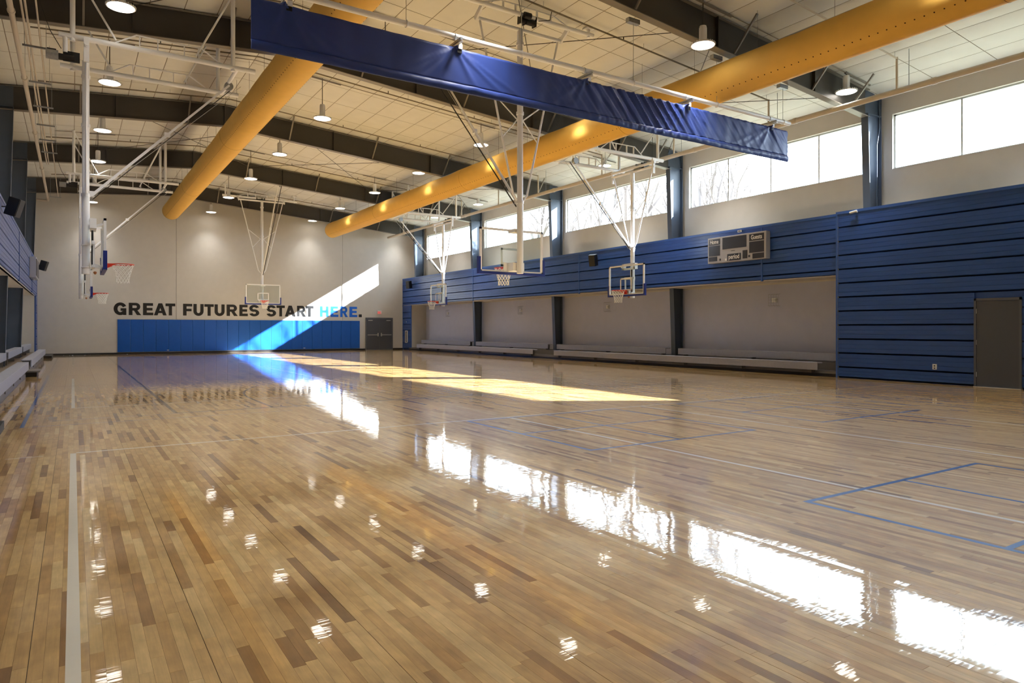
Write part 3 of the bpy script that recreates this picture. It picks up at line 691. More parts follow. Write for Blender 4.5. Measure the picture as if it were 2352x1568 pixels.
# ------------------------------------------------------------------ basketball hoops
# local frame: mast on the z axis, board looks along +x, y sideways
def hoop(loc, rz, rimz, piv, label, style, bdist=.35, rad=.08, brace_end=(2.6, 3.0), stop=None):
    root = thing('basketball_hoop', label, 'basketball hoop', (loc[0], loc[1], 0), 0, group='ceiling hung basketball hoops')
    M = Matrix.Translation((loc[0], loc[1], 0)) @ Matrix.Rotation(rz, 4, 'Z')
    def bd(mb, name, m, par=root, **k):
        mb.xform(M); return mb.build(name, m, par, **k)
    bz0 = rimz - .15; bz1 = bz0 + 1.067; xb = bdist; hw_ = .915
    bottom = bz0 - .04 if style == 'main' else bz0 - .1
    bd(MB().tube([(0, 0, bottom), (0, 0, bz0 + 1.7)], rad, 20), 'mast', 'white_steel')
    bd(MB().tube([(0, 0, bz0 + 1.66), (0, 0, piv)], rad * .9, 20), 'upper_mast', 'white_steel')
    for zz in (bz0 + 1.68, (bz0 + piv) * .5 + .9, piv - .35):
        bd(MB().tube([(0, 0, zz - .035), (0, 0, zz + .035)], rad + .012, 20), 'collar', 'white_steel')
    # board
    fr_ = None
    g = bd(MB().box(xb, xb + .012, -hw_ + .03, hw_ - .03, bz0 + .03, bz1 - .03), 'backboard_glass', 'board_glass', smooth=False)
    f = .05
    fr = MB().box(xb - .03, xb + .02, -hw_, hw_, bz1 - f, bz1).box(xb - .03, xb + .02, -hw_, hw_, bz0, bz0 + f).box(xb - .03, xb + .02, -hw_, -hw_ + f, bz0, bz1).box(xb - .03, xb + .02, hw_ - f, hw_, bz0, bz1)
    bd(fr, 'backboard_frame', 'white_steel', smooth=False)
    xt = xb + .0135; a, b2, t = .305, .457, .05; q0 = rimz + .0
    bd(MB().box(xt, xt + .002, -a, a, q0 + b2 - t, q0 + b2).box(xt, xt + .002, -a, a, q0, q0 + t).box(xt, xt + .002, -a, -a + t, q0, q0 + b2).box(xt, xt + .002, a - t, a, q0, q0 + b2), 'target_square', 'print_white', par=g, smooth=False)
    pd = MB(); th_ = .05
    pd.box(xb - .045, xb + .035, -hw_ - th_, hw_ + th_, bz0 - th_, bz0 + .012)
    for sg in (-1, 1):
        y0_, y1_ = (hw_ - .012, hw_ + th_) if sg > 0 else (-hw_ - th_, -hw_ + .012)
        pd.box(xb - .045, xb + .035, y0_, y1_, bz0 + .012, bz0 + .36)
    bd(pd, 'edge_padding', 'pad_navy', smooth=False)
    # rim, neck plate and net
    rc = Vector((xb + .15 + .229, 0, rimz)); r0 = .229
    rm = MB().torus(rc, r0, .0095, 28, 8)
    rm.box(xb + .02, xb + .035, -.075, .075, rimz - .12, rimz + .02)
    rm.add([(xb + .03, -.07, rimz + .008), (xb + .17, -.12, rimz + .008), (xb + .17, .12, rimz + .008), (xb + .03, .07, rimz + .008), (xb + .03, -.07, rimz - .006), (xb + .17, -.12, rimz - .006), (xb + .17, .12, rimz - .006), (xb + .03, .07, rimz - .006)],
           [(0, 1, 2, 3), (7, 6, 5, 4), (0, 4, 5, 1), (1, 5, 6, 2), (2, 6, 7, 3), (3, 7, 4, 0)])
    for sg in (-1, 1):
        rm.add([(xb + .03, sg * .06, rimz), (xb + .03, sg * .06, rimz - .11), (xb + .24, sg * .17, rimz - .004), (xb + .03, sg * .068, rimz), (xb + .03, sg * .068, rimz - .11), (xb + .24, sg * .178, rimz - .004)],
               [(0, 1, 2), (5, 4, 3), (0, 3, 4, 1), (1, 4, 5, 2), (2, 5, 3, 0)])
    rim_o = bd(rm, 'rim', 'rim_red')
    nt = MB(); ns, nl = 12, 7; Ln = .42
    def npt(k, l):
        t_ = 2 * PI * (k + .5 * (l % 2)) / ns; u = l / nl; r_ = .224 * (1 - u) ** 1.3 + .115 * (1 - (1 - u) ** 1.3) + (.02 * max(0, u - .8) / .2)
        return rc + Vector((r_ * math.cos(t_), r_ * math.sin(t_), -.012 - Ln * u))
    for l in range(nl):
        for k in range(ns):
            p = npt(k, l)
            for dk in ((0, -1) if l % 2 == 0 else (1, 0)):
                nt.tube([p, npt((k + dk), l + 1)], .0052, 4, cap=False)
    bd(nt, 'net', 'net_white', par=rim_o)
    # mount behind the board
    mt = MB()
    if style == 'main':
        for zz in (rimz - .02,): mt.box(rad - .02, xb - .02, -.16, .16, zz - .1, zz + .1)
        bd(MB().box(rad - .02, xb - .02, -.12, .12, bz1 - .1, bz1 - .02), 'upper_mount', 'white_steel', smooth=False)
        mt.box(xb - .03, xb, -.25, .25, rimz - .1, rimz + .1)
    else:
        for sy_ in (-.21, .21):
            mt.box(rad + .05, rad + .09, sy_ - .02, sy_ + .02, bz0 + .05, bz0 + .62)
            mt.bar((rad + .07, sy_ * 1.1, bz1 - .12), (xb - .03, sy_ * 1.5, bz1 - .05), .03, .05)
            mt.bar((rad + .07, sy_ * 1.1, bz0 + .1), (xb - .03, sy_ * 1.2, bz0 + .06), .03, .05)
        mt.box(rad + .03, rad + .09, -.25, .25, bz0 + .56, bz0 + .64).box(rad + .03, rad + .09, -.25, .25, bz0 + .04, bz0 + .1)
        mt.box(rad - .01, rad + .12, -.32, .32, bz1 - .16, bz1 - .1).box(rad - .01, rad + .12, -.32, .32, bz1 + .02, bz1 + .06)
        mt.box(rad - .01, rad + .12, -.34, -.26, bz1 - .16, bz1 + .06).box(rad - .01, rad + .12, .26, .34, bz1 - .16, bz1 + .06)
        mt.box(xb - .06, xb - .02, -.12, .12, rimz - .16, rimz + .06)
        for zz in (bz0 + .05, bz0 + .55): mt.torus((0, 0, zz), rad + .006, .009, 16, 6)
    bd(mt, 'board_mount', 'white_steel', smooth=False)
    if style != 'main':
        bd(MB().tube([(rad + .05, .1, bz0 + .1), (rad + .05, .1, bz0 + .95)], .022, 10), 'adjuster_screw', 'black_plastic')
        bd(MB().lathe([(0, 0), (.03, -.01), (.035, -.04), (.012, -.07), (0, -.075)], (rad + .1, 0, bz0 - .03), 10), 'adjuster_eye', 'copper')
    # V shaped struts, cross bars, fold brace
    vlow = bz0 + 1.72; hwid = 1.12 if style == 'main' else 1.0
    for sg in (-1, 1):
        bd(MB().tube([(0, sg * .09, vlow), (.0, sg * .2, vlow + .15), (0, sg * hwid, piv - .05)], .026, 8), 'side_strut', 'white_steel')
        if style == 'main':
            zm = (vlow + piv) * .5 - .12
            fz = lambda z: .2 + (hwid - .2) * (z - vlow - .15) / (piv - .2 - vlow)
            bd(MB().tube([(.0, sg * .08, zm), (0, sg * fz(zm + .5), zm + .5)], .016, 6), 'cross_bar', 'white_steel')
            bd(MB().tube([(.0, sg * .08, zm), (0, sg * fz(zm - .48), zm - .48)], .016, 6), 'cross_bar', 'white_steel')
    bd(MB().tube([(0, -hwid - .1, piv), (0, hwid + .1, piv)], .045, 12), 'pivot_pipe', 'white_steel')
    bx_, bz_ = brace_end; sg_dark = abs(rz) > 1
    bd(MB().box(-.02, .17, -.05, .05, vlow - .06, vlow + .06), 'brace_clamp', 'white_steel', smooth=False)
    mid = Vector((.14 + (bx_ - .14) * .52, 0, vlow + (bz_ - vlow) * .52))
    bd(MB().bar((.14, 0, vlow), mid, .04, .055), 'fold_brace', 'white_steel', smooth=False)
    bd(MB().bar(mid, (bx_, 0, bz_), .034, .045), 'fold_brace', 'white_steel', smooth=False)
    bd(MB().box(-.06, .06, -.04, .04, -.05, .05, Matrix.Translation(mid)), 'brace_joint', 'white_steel', smooth=False)
    bd(MB().tube([(.13, .03, vlow - .12), (bx_ + (.22 if sg_dark else .05), .1, bz_ - .08)], .017 if sg_dark else .009, 6), 'hoist_strap', 'black_plastic')
    bd(MB().tube([(.15, -.05, vlow - .05), (bx_ + .25, -.1, bz_ - .02)], .006, 5), 'hoist_cable', 'light_metal')
    bd(MB().tube([(bx_, .05, bz_), (bx_, .16, bz_)], .105, 16), 'cable_reel', 'galvanised')
    return root, M, (bx_, bz_, hwid)
def arch(mb, p0, p1, up):
    p0, p1 = Vector(p0), Vector(p1); d = p1 - p0
    a = p0 + d * .12; b = p0 + d * .28 + Vector((0, 0, up)); c = p0 + d * .72 + Vector((0, 0, up)); e = p0 + d * .88
    mb.tube([a, b, c, e], .018, 6)
    for t in (.3, .42, .6, .7): mb.bar(p0 + d * t, p0 + d * t + Vector((0, 0, up)), .05, .02)
def winch(mb, c, along):
    """c: centre, along: unit vector of the pipe it hangs on"""
    c = Vector(c); al = Vector(along)
    mb.tube([c - al * .22 + Vector((0, 0, -.02)), c + al * .18 + Vector((0, 0, -.02))], .07, 12)
    sd_ = Vector((-al.y, al.x, 0))
    mb.tube([c - al * .02 + sd_ * .12 + Vector((0, 0, .06)), c + al * .16 + sd_ * .12 + Vector((0, 0, .06))], .075, 12)
    for k in (-.22, .06, .2): mb.bar(c + al * k + sd_ * -.02 + Vector((0, 0, -.1)), c + al * k + Vector((0, 0, .12)), .03, .16)
def rig_side(M, info, zs, label, sgn):
    """superstructure of a side hoop, two long pipes at local y = +-hw reaching from behind the mast past the brace; hung from the roof"""
    bx_, bz_, hw_ = info
    root = thing('hoop_rig', label, 'pipe frame', (M.translation.x, M.translation.y, zs), group='pipe frames carrying the side hoops')
    def bd(mb, name, m, **k): mb.xform(M); return mb.build(name, m, root, **k)
    for sy_ in (-hw_, hw_):
        bd(MB().tube([(-.5, sy_, zs), (3.45 if sgn > 0 else 2.8, sy_, zs)], .057, 14), 'long_pipe', 'white_steel')
        mb = MB(); arch(mb, (.1, sy_, zs), (3.1 if sgn > 0 else 2.7, sy_, zs), .3); bd(mb, 'arch_truss', 'white_steel')
        for xx in (-.25, 2.95 if sgn > 0 else 2.5):
            W = M @ Vector((xx, sy_, 0)); top = zc(W.x) - .01
            bd(MB().tube([(xx, sy_, zs - .09), (xx, sy_, top)], .05, 12), 'hanger_post', 'white_steel')
            bd(MB().tube([(xx + .8 if xx < 1 else xx - .8, sy_, zs + .1), (xx, sy_, top - .05)], .022, 6), 'hanger_brace', 'white_steel')
    bd(MB().tube([(0.0, -hw_ - .12, zs - .12), (0.0, hw_ + .12, zs - .12)], .05, 12), 'cross_pipe', 'white_steel')
    bd(MB().tube([(bx_, -hw_, zs), (bx_, hw_, zs)], .045, 12), 'cross_pipe', 'white_steel')
    for sy_ in (-hw_ - .05, hw_ + .05): bd(MB().box(-.05, .05, sy_ - .025, sy_ + .025, zs - .5, zs + .03), 'drop_plate', 'white_steel', smooth=False)
    if sgn > 0:
        bd(MB().tube([(-.38, -hw_, zs), (-.38, -hw_, zs - .36)], .045, 12), 'drop_stub', 'white_steel')
        wb_ = MB(); winch(wb_, (-.40, -hw_, zs - .45), (1, 0, 0)); bd(wb_, 'winch', 'black_plastic')
        bd(MB().tube([(-.72, -hw_ - .05, zs - .47), (-.5, -hw_ - .05, zs - .47)], .1, 16), 'motor', 'galvanised')
        bd(MB().tube([(-.45, -hw_, zs - .3), (-.65, -hw_, zs + .05), (-.85, -hw_ + .05, zs + .7), (-.86, -hw_ + .05, zs + 1.2)], .008, 5), 'motor_cable', 'black_plastic')
    else:
        wb_ = MB(); winch(wb_, (-.12, .35, zs - .12), (0, 1, 0)); bd(wb_, 'winch', 'black_plastic')
        bd(MB().tube([(-.02, .1, zs - .22), (-.02, .42, zs - .22)], .07, 14), 'motor', 'galvanised')
    if sgn < 0: bd(MB().tube([(-.2, .62, zs - .1), (-.3, .7, zs + .25), (-.25, .75, zs + .9)], .008, 5), 'power_cable', 'black_plastic')

A_, MA, iA = hoop((0.24, 18.2), 0, 2.9, 7.45, 'nearer of the two side basketball hoops on the left, seen edge on', 'side', brace_end=(3.05, 7.5))
rig_side(MA, iA, 7.6, 'white pipe frame below the roof carrying the nearer left side hoop', 1)
B2, MB2, iB = hoop((0.27, 32.6), 0, 2.86, 7.3, 'farther of the two side basketball hoops on the left, seen edge on', 'side', brace_end=(3.0, 7.35))
rig_side(MB2, iB, 7.45, 'white pipe frame below the roof carrying the farther left side hoop', 1)
F_, MF, iF = hoop((16.87, 18.25), PI, 2.76, 7.02, 'side basketball hoop on the right, left of the wall scoreboard', 'side', bdist=.3, brace_end=(2.68, 7.05))
rig_side(MF, iF, 7.28, 'white pipe frame under the roof carrying the nearer right side hoop', -1)
D_, MD, iD = hoop((16.75, 32.9), PI, 2.86, 7.02, 'small side basketball hoop on the right near the far corner', 'side', bdist=.3, brace_end=(2.5, 7.05))
rig_side(MD, iD, 7.28, 'white pipe frame under the roof carrying the farther right side hoop', -1)
E_, ME, iE = hoop((9.07, 13.75), PI / 2, 2.93, 8.62, 'large basketball hoop seen from behind on a thick white mast, below the curtain', 'main', bdist=.37, brace_end=(4.1, 8.75))
C_, MC, iC = hoop((8.82, 39.4), -PI / 2, 2.93, 8.48, 'basketball hoop facing the camera in front of the far wall lettering', 'main', bdist=.3, brace_end=(3.6, 8.75))
def rig_main(M, info, piv, label, sgn):
    bx_, bz_, hw_ = info
    root = thing('hoop_rig', label, 'pipe frame', (M.translation.x, M.translation.y, piv))
    def bd(mb, name, m, **k): mb.xform(M); return mb.build(name, m, root, **k)
    zs = piv + .2
    bd(MB().tube([(-.32, -2.0, zs), (-.32, 2.0, zs)], .055, 14), 'support_pipe', 'white_steel')
    mb = MB(); arch(mb, (-.32, -1.7, zs), (-.32, 1.7, zs), .2); bd(mb, 'arch_truss', 'white_steel')
    for sy_ in (-hw_ - .1, hw_ + .1): bd(MB().bar((-.34, sy_, zs + .02), (.03, sy_, piv - .02), .05, .12), 'link_plate', 'white_steel', smooth=False)
    for sy_ in (-1.85, 1.85):
        W = M @ Vector((-.32, sy_, 0)); bd(MB().tube([(-.32, sy_, zs - .08), (-.32, sy_, zc(W.x))], .04, 10), 'hanger_post', 'white_steel')
        bd(MB().box(-.42, -.22, sy_ - .12, sy_ + .12, zc(W.x) - .03, zc(W.x)), 'ceiling_plate', 'white_steel', smooth=False)
    wb_ = MB(); winch(wb_, (-.3, .0, zs - .1), (0, 1, 0)); bd(wb_, 'winch', 'black_plastic')
    bd(MB().box(-.36, -.34, -.05, .06, zs - .14, zs - .05), 'warning_label', 'yellow_label', smooth=False)
    bd(MB().tube([(-.35, -.3, zs - .05), (-.4, -.6, zs + .02), (-.4, -.66, zc((M @ Vector((0, 0, 0))).x) - .02)], .009, 5), 'power_cable', 'black_plastic')
    W = M @ Vector((bx_, 0, 0)); bd(MB().tube([(bx_, -.9, bz_), (bx_, .9, bz_)], .035, 10), 'brace_pipe', 'white_steel')
    for sy_ in (-.8, .8): bd(MB().tube([(bx_, sy_, bz_ - .05), (bx_, sy_, zc(W.x))], .03, 8), 'hanger_post', 'white_steel')
rig_main(ME, iE, 8.62, 'white pipe frame with black winch carrying the main hoop behind the blue curtain', 1)
rig_main(MC, iC, 8.48, 'white pipe frame with black winch carrying the hoop at the far wall', -1)

# ------------------------------------------------------------------ pipes under the roof
mr = thing('sprinkler_main', 'thick cream sprinkler main running along the top of the right wall', 'pipe', (17.6, 18, 7.35))
MB().tube([(17.6, YB, 7.43), (17.6, 42.6, 7.43)], .075, 14).build('pipe', 'cream_pipe', mr)
for y in (4.0, 8.4, 12.2, 16, 20, 24, 28, 32, 36, 40):
    MB().tube([(17.6, y - .05, 7.43), (17.6, y + .05, 7.43)], .088, 14).build('coupling', 'cream_pipe', mr)
    MB().tube([(17.6, y + .6, 7.48), (17.6, y + .6, zc(17.6))], .009, 5).build('hanger_rod', 'galvanised', mr)
ml = thing('water_pipe', 'thick cream pipe running the length of the hall under the roof on the left', 'pipe', (-1.08, 18, 8.0))
MB().tube([(-1.08, YB, 8.0), (-1.08, 42.4, 8.0), (-1.3, 42.5, 8.0), (-2.2, 42.5, 8.0)], .06, 12).build('pipe', 'cream_pipe', ml)
for y in (10, 14, 17.5, 22, 28, 34, 41.6):
    MB().tube([(-1.08, y - .04, 8.0), (-1.08, y + .04, 8.0)], .074, 12).build('coupling', 'cream_pipe', ml)
    MB().tube([(-1.08, y + .3, 8.05), (-1.08, y + .3, zc(-1.08))], .006, 5).build('hanger_rod', 'galvanised', ml)
for k, (xx, rr_, y1) in enumerate(((-.90, .022, 33.5), (-.83, .022, 33.5), (-.64, .018, 41.6))):
    o = MB().tube([(xx, YB, 8.09), (xx, y1, 8.09)], rr_, 8).build('electrical_conduit', 'cream_pipe')
    tag(o, ['cream conduit on the hangers at upper left, closest to the thick pipe', 'cream conduit on the hangers at upper left, middle one of three', 'cream conduit on the hangers at upper left, on the side away from the thick pipe'][k], 'conduit', 'conduits on trapeze hangers')
for j, y in enumerate((13.0, 16.4, 19.6, 22.4, 24.8, 27.0, 29.1, 31.1, 41.5)):
    o = thing('trapeze_hanger', 'galvanised trapeze hanger under the conduits at upper left, %s from near end' % ['first', 'second', 'third', 'fourth', 'fifth', 'sixth', 'seventh', 'eighth', 'ninth'][j], 'hanger', (-.78, y, 8.04), group='trapeze hangers under the conduits')
    MB().box(-1.0, -.5, y - .02, y + .02, 8.03, 8.07).build('channel', 'galvanised', o, smooth=False)
    for xx in (-.96, -.54): MB().tube([(xx, y, 8.03), (xx, y, zc(xx))], .006, 5).build('rod', 'galvanised', o)
# sprinkler branch lines
for j, y in enumerate((9.3, 13.1, 16.95, 20.8, 25.2, 28.6, 32.4, 36.3, 40.1)):
    o = thing('sprinkler_branch', 'thin sprinkler branch pipe across the ceiling, %s counted from the far wall' % ['ninth', 'eighth', 'seventh', 'sixth', 'fifth', 'fourth', 'third', 'second', 'first'][j], 'pipe', (9, y, 8.7), group='sprinkler branch pipes')
    z_ = lambda x: zc(x) - .14
    MB().tube([(-.9, y, z_(-.9)), (RIDGE_X, y, z_(RIDGE_X)), (17.6, y, z_(17.6))], .022, 8).build('pipe', 'cream_pipe' if j < 1 else 'liner_strap', o)
    MB().tube([(17.6, y, z_(17.6) + .03), (17.6, y, 7.46)], .03, 8).build('drop', 'cream_pipe', o)
    for xx in (2.0, 5.4, 8.6, 11.8, 15.0, 16.8):
        MB().tube([(xx, y, z_(xx)), (xx, y, z_(xx) + .09)], .014, 6).build('sprinkler_head', 'dark_steel', o)
        MB().tube([(xx + .7, y, z_(xx + .7)), (xx + .7, y, zc(xx + .7))], .005, 5).build('hanger', 'galvanised', o)
for j, y in enumerate(LY[2:]):
    o = thing('lighting_conduit', 'thin conduit on the ceiling feeding the row of lamps, %s counted from the far wall' % ['seventh', 'sixth', 'fifth', 'fourth', 'third', 'second', 'first'][j], 'conduit', (9, y, 8.9), group='lighting conduits on the ceiling')
    z_ = lambda x: zc(x) - .035
    if y == 11.05: y = 10.71
    MB().tube([(-.6, y, z_(-.6)), (RIDGE_X, y, z_(RIDGE_X)), (18.6, y, z_(18.6))], .011, 6).build('pipe', 'liner_strap', o)
    for xx in (.83, 6.63, 12.42, 18.25): MB().bar((xx - .6, y, zc(xx - .6) - .05), (xx + .6, y, zc(xx + .6) - .05), .045, .035).build('strut_channel', 'flange_steel', o, smooth=False)

# ------------------------------------------------------------------ bleachers
def bench(sg, xf, y0, y1, zt, depth, lab, grp, xback, row):
    """sg = +1: on the right (faces -x); xf: front edge"""
    o = thing('bleacher_bench', lab, 'bench', (xf + sg * depth / 2, (y0 + y1) / 2, 0), group=grp)
    X = lambda a, b: (min(xf + sg * a, xf + sg * b), max(xf + sg * a, xf + sg * b))
    a, b = X(0, depth); MB().box(a, b, y0, y1, zt - .035, zt).build('seat', 'bench_grey', o, smooth=False, bev=.006)
    a, b = X(0, .03); MB().box(a, b, y0, y1, zt - .225, zt - .03).build('seat_front', 'bench_grey', o, smooth=False, bev=.006)
    k = int((y1 - y0) / 2.4)
    for q in range(k + 1):
        yy = y0 + .25 + (y1 - y0 - .5) * q / k
        a, b = X(.06, depth - .02); mb = MB().box(a, b, yy - .03, yy + .03, 0.1, zt - .035); mb.build('bench_support', 'bench_metal', o, smooth=False)
    return o
GR = 'bleacher benches along the right wall'
bench(1, 18.5, 12.1, 25.25, .415, .27, 'long grey bleacher bench, front row on the right, nearer section', GR, 0, 0)
bench(1, 18.5, 26.95, 40.1, .415, .27, 'long grey bleacher bench, front row on the right, farther section', GR, 0, 0)
for q, (a, b, t) in enumerate(((11.75, 18.3, 'nearest section'), (18.95, 26.0, 'second section'), (26.7, 33.7, 'third section'), (34.35, 40.9, 'farthest section'))):
    bench(1, 19.22, a, b, .67, .27, 'grey bleacher bench, back row between columns on the right, ' + t, GR, 0, 1)
GL = 'bleacher benches along the left wall'
bench(-1, -1.08, 12.2, 24.2, .45, .27, 'long grey bleacher bench, front row on the left, nearer section', GL, 0, 0)
bench(-1, -1.08, 25.8, 38.4, .45, .27, 'long grey bleacher bench, front row on the left, farther section', GL, 0, 0)
for q, (a, b, t) in enumerate(((19.2, 26.0, 'nearest section'), (26.8, 33.7, 'middle section'), (34.5, 40.8, 'farthest section'))):
    bench(-1, -1.72, a, b, .67, .25, 'grey bleacher bench, back row on the left wall, ' + t, GL, 0, 1)
rp = thing('bleacher_platform', 'low dark plinth with grey foot boards under the bleachers on the right', 'platform', (19.3, 26.6, 0))
MB().box(18.72, XR, YNB + .05, 41.7, 0, .09).build('base', 'black_rubber', rp, smooth=False)
MB().box(18.84, 19.2, YNB + .05, 41.7, .14, .17).build('footboard', 'bench_metal', rp, smooth=False)
MB().box(19.24, XR, YNB + .05, 41.7, .36, .40).build('footboard', 'bench_metal', rp, smooth=False)
MB().box(19.20, 19.24, YNB + .05, 41.7, .17, .38).build('riser', 'bench_metal', rp, smooth=False)
MB().box(18.70, 18.76, YNB + .05, 41.7, .09, .15).build('riser', 'bench_metal', rp, smooth=False)
lp = thing('bleacher_platform', 'low platform with brown deck behind the front bleacher row on the left', 'platform', (-1.8, 26, 0))
MB().box(XL, -1.22, 11.6, 41.8, 0, .1).build('base', 'black_rubber', lp, smooth=False)
MB().box(XL, -1.38, 11.6, 41.8, .2, .24).build('deck', 'deck', lp, smooth=False)
MB().box(-1.2, -1.16, 11.8, 24.3, .0, .22).box(-1.2, -1.16, 25.8, 38.5, .0, .22).build('skirt', 'bench_metal', lp, smooth=False)
MB().box(-1.35, -.82, 24.45, 25.75, .13, .17).build('step', 'bench_metal', lp, smooth=False)
MB().box(-1.3, -.9, 24.5, 25.7, 0, .13).build('step_base', 'black_rubber', lp, smooth=False)
MB().box(-1.3, -.85, 39.0, 41.6, 0, .12).build('step_base', 'black_rubber', lp, smooth=False)
MB().box(-1.35, -.82, 10.9, 12.0, 0, .12).build('step_base', 'black_rubber', lp, smooth=False)

# ------------------------------------------------------------------ wall pads
wp = thing('wall_padding', 'long row of bright blue vinyl wall pads below the lettering on the far wall', 'wall pad', (8.9, YF, .12))
npad = 22; pwid = (15.76 - 2.03) / npad
for k in range(npad):
    a = 2.03 + k * pwid
    MB().box(a + .0025, a + pwid - .0025, YF - .055, YF, .125, 1.915).build('pad_panel', 'blue_pad', wp, smooth=False, bev=.012)
MB().box(2.0, 15.79, YF - .03, YF, 1.915, 1.935).build('nailing_strip', 'light_metal', wp, smooth=False)

# ------------------------------------------------------------------ lettering on the far wall (own glyph shapes)
def ring(cx_, cy_, ro, ri, a0, a1, n_=18):
    P_ = []
    for i in range(n_ + 1):
        a = math.radians(a0 + (a1 - a0) * i / n_); P_.append(((cx_ + ro[0] * math.cos(a), cy_ + ro[1] * math.sin(a)), (cx_ + ri[0] * math.cos(a), cy_ + ri[1] * math.sin(a))))
    return [[P_[i][0], P_[i + 1][0], P_[i + 1][1], P_[i][1]] for i in range(n_)]
def rc_(a, b, c, d): return [[(a, b), (c, b), (c, d), (a, d)]]
GL_ = {
 'E': (.76, rc_(0, 0, .28, 1) + rc_(0, .78, .74, 1) + rc_(0, .395, .70, .605) + rc_(0, 0, .76, .22)),
 'F': (.74, rc_(0, 0, .28, 1) + rc_(0, .78, .74, 1) + rc_(0, .37, .68, .58)),
 'T': (.84, rc_(0, .77, .84, 1) + rc_(.28, 0, .56, 1)),
 'H': (.90, rc_(0, 0, .28, 1) + rc_(.62, 0, .90, 1) + rc_(.2, .39, .7, .61)),
 'A': (1.0, [[(0, 0), (.285, 0), (.64, 1), (.35, 1)], [(.715, 0), (1.0, 0), (.65, 1), (.36, 1)]] + rc_(.22, .19, .78, .38)),
 'R': (.92, rc_(0, 0, .28, 1) + rc_(.2, .79, .55, 1) + rc_(.2, .37, .55, .58) + ring(.53, .685, (.34, .315), (.08, .105), -90, 90) + [[(.34, .45), (.62, .45), (.94, 0), (.62, 0)]]),
 'U': (.86, rc_(0, .38, .28, 1) + rc_(.58, .38, .86, 1) + ring(.43, .39, (.43, .41), (.15, .17), 180, 360)),
 'S': (.84, ring(.43, .70, (.395, .315), (.14, .10), 15, 268) + ring(.43, .30, (.405, .315), (.14, .10), 92, -165)),
 'G': (.96, ring(.50, .50, (.50, .515), (.21, .27), 28, 322, 30) + rc_(.52, .34, .95, .55) + rc_(.70, .0, .95, .5)),
 'I': (.28, rc_(0, 0, .28, 1)),
 'X': (.9, [[(0, 0), (.32, 0), (.9, 1), (.58, 1)], [(.58, 0), (.9, 0), (.32, 1), (0, 1)]]),
 '.': (.27, rc_(0, 0, .27, .27)),
}
def glyph(ch, x0, x1, z0, hgt, Y, th_=.004):
    wd_, polys = GL_[ch]; mb = MB()
    for k, p in enumerate(polys): mb.prism([(x0 + q[0] / wd_ * (x1 - x0), z0 + q[1] * hgt) for q in p], 'y', Y - th_ - .0012 * (k % 6) - .0002 * (k // 6), Y + .004)
    return mb
WORDS = [('GREAT', [(1.85, 2.46), (2.57, 3.16), (3.26, 3.77), (3.80, 4.44), (4.38, 4.88)], 'letter_black'),
         ('FUTURES', [(5.28, 5.76), (5.82, 6.36), (6.40, 6.91), (6.95, 7.50), (7.61, 8.22), (8.32, 8.80), (8.86, 9.46)], 'letter_black'),
         ('START', [(9.86, 10.45), (10.47, 10.97), (10.97, 11.62), (11.71, 12.24), (12.24, 12.74)], 'letter_black'),
         ('HERE', [(13.15, 13.70), (13.83, 14.34), (14.46, 14.96), (15.07, 15.60)], 'letter_blue'), ('.', [(15.70, 15.91)], 'letter_black')]
for word, xs_, mname in WORDS:
    colr = 'blue' if mname == 'letter_blue' else 'black'
    o = thing('wall_lettering', ('bold %s capital word %s on the far wall' % (colr, word)) if word != '.' else 'square black full stop ending the far wall lettering', 'lettering', (sum(xs_[0]) / 2, YF, 2.16), group='lettering on the far wall')
    for ch, (a, b) in zip(word, xs_): glyph(ch, a, b, 2.155, .675, YF).build('letter', mname, o, smooth=False)

# ------------------------------------------------------------------ small wall things
ex = thing('exit_sign', 'small white exit sign with red letters above the double door', 'sign', (17.12, YF, 2.38))
MB().box(16.97, 17.27, YF - .05, YF, 2.38, 2.6).build('sign_box', 'sign_white', ex, smooth=False)
for ch, a, b in (('E', 17.0, 17.05), ('X', 17.06, 17.12), ('I', 17.135, 17.15), ('T', 17.165, 17.22)): glyph(ch, a, b, 2.43, .12, YF - .05, .004).build('letter', 'sign_red', ex, smooth=False)
MB().box(16.98, 17.26, YF - .052, YF - .05, 2.39, 2.41).build('trim_strip', 'sign_red', ex, smooth=False)
def text_mesh(txt, size, m, parent, loc, rot, sx_=1.0):
    cu = bpy.data.curves.new(txt, 'FONT'); cu.body = txt; cu.size = size; cu.align_x = 'CENTER'; cu.align_y = 'CENTER'; cu.extrude = .002; cu.offset = .003
    t = bpy.data.objects.new('t', cu); COL.objects.link(t); dg = bpy.context.evaluated_depsgraph_get()
    me_ = bpy.data.meshes.new_from_object(t.evaluated_get(dg)); bpy.data.objects.remove(t); me_.materials.clear(); me_.materials.append(MATS[m])
    o = bpy.data.objects.new('printed_word', me_); COL.objects.link(o); o.parent = parent; o.location = Vector(loc) - wloc(parent); o.rotation_euler = rot; o.scale = (sx_, 1, 1); return o
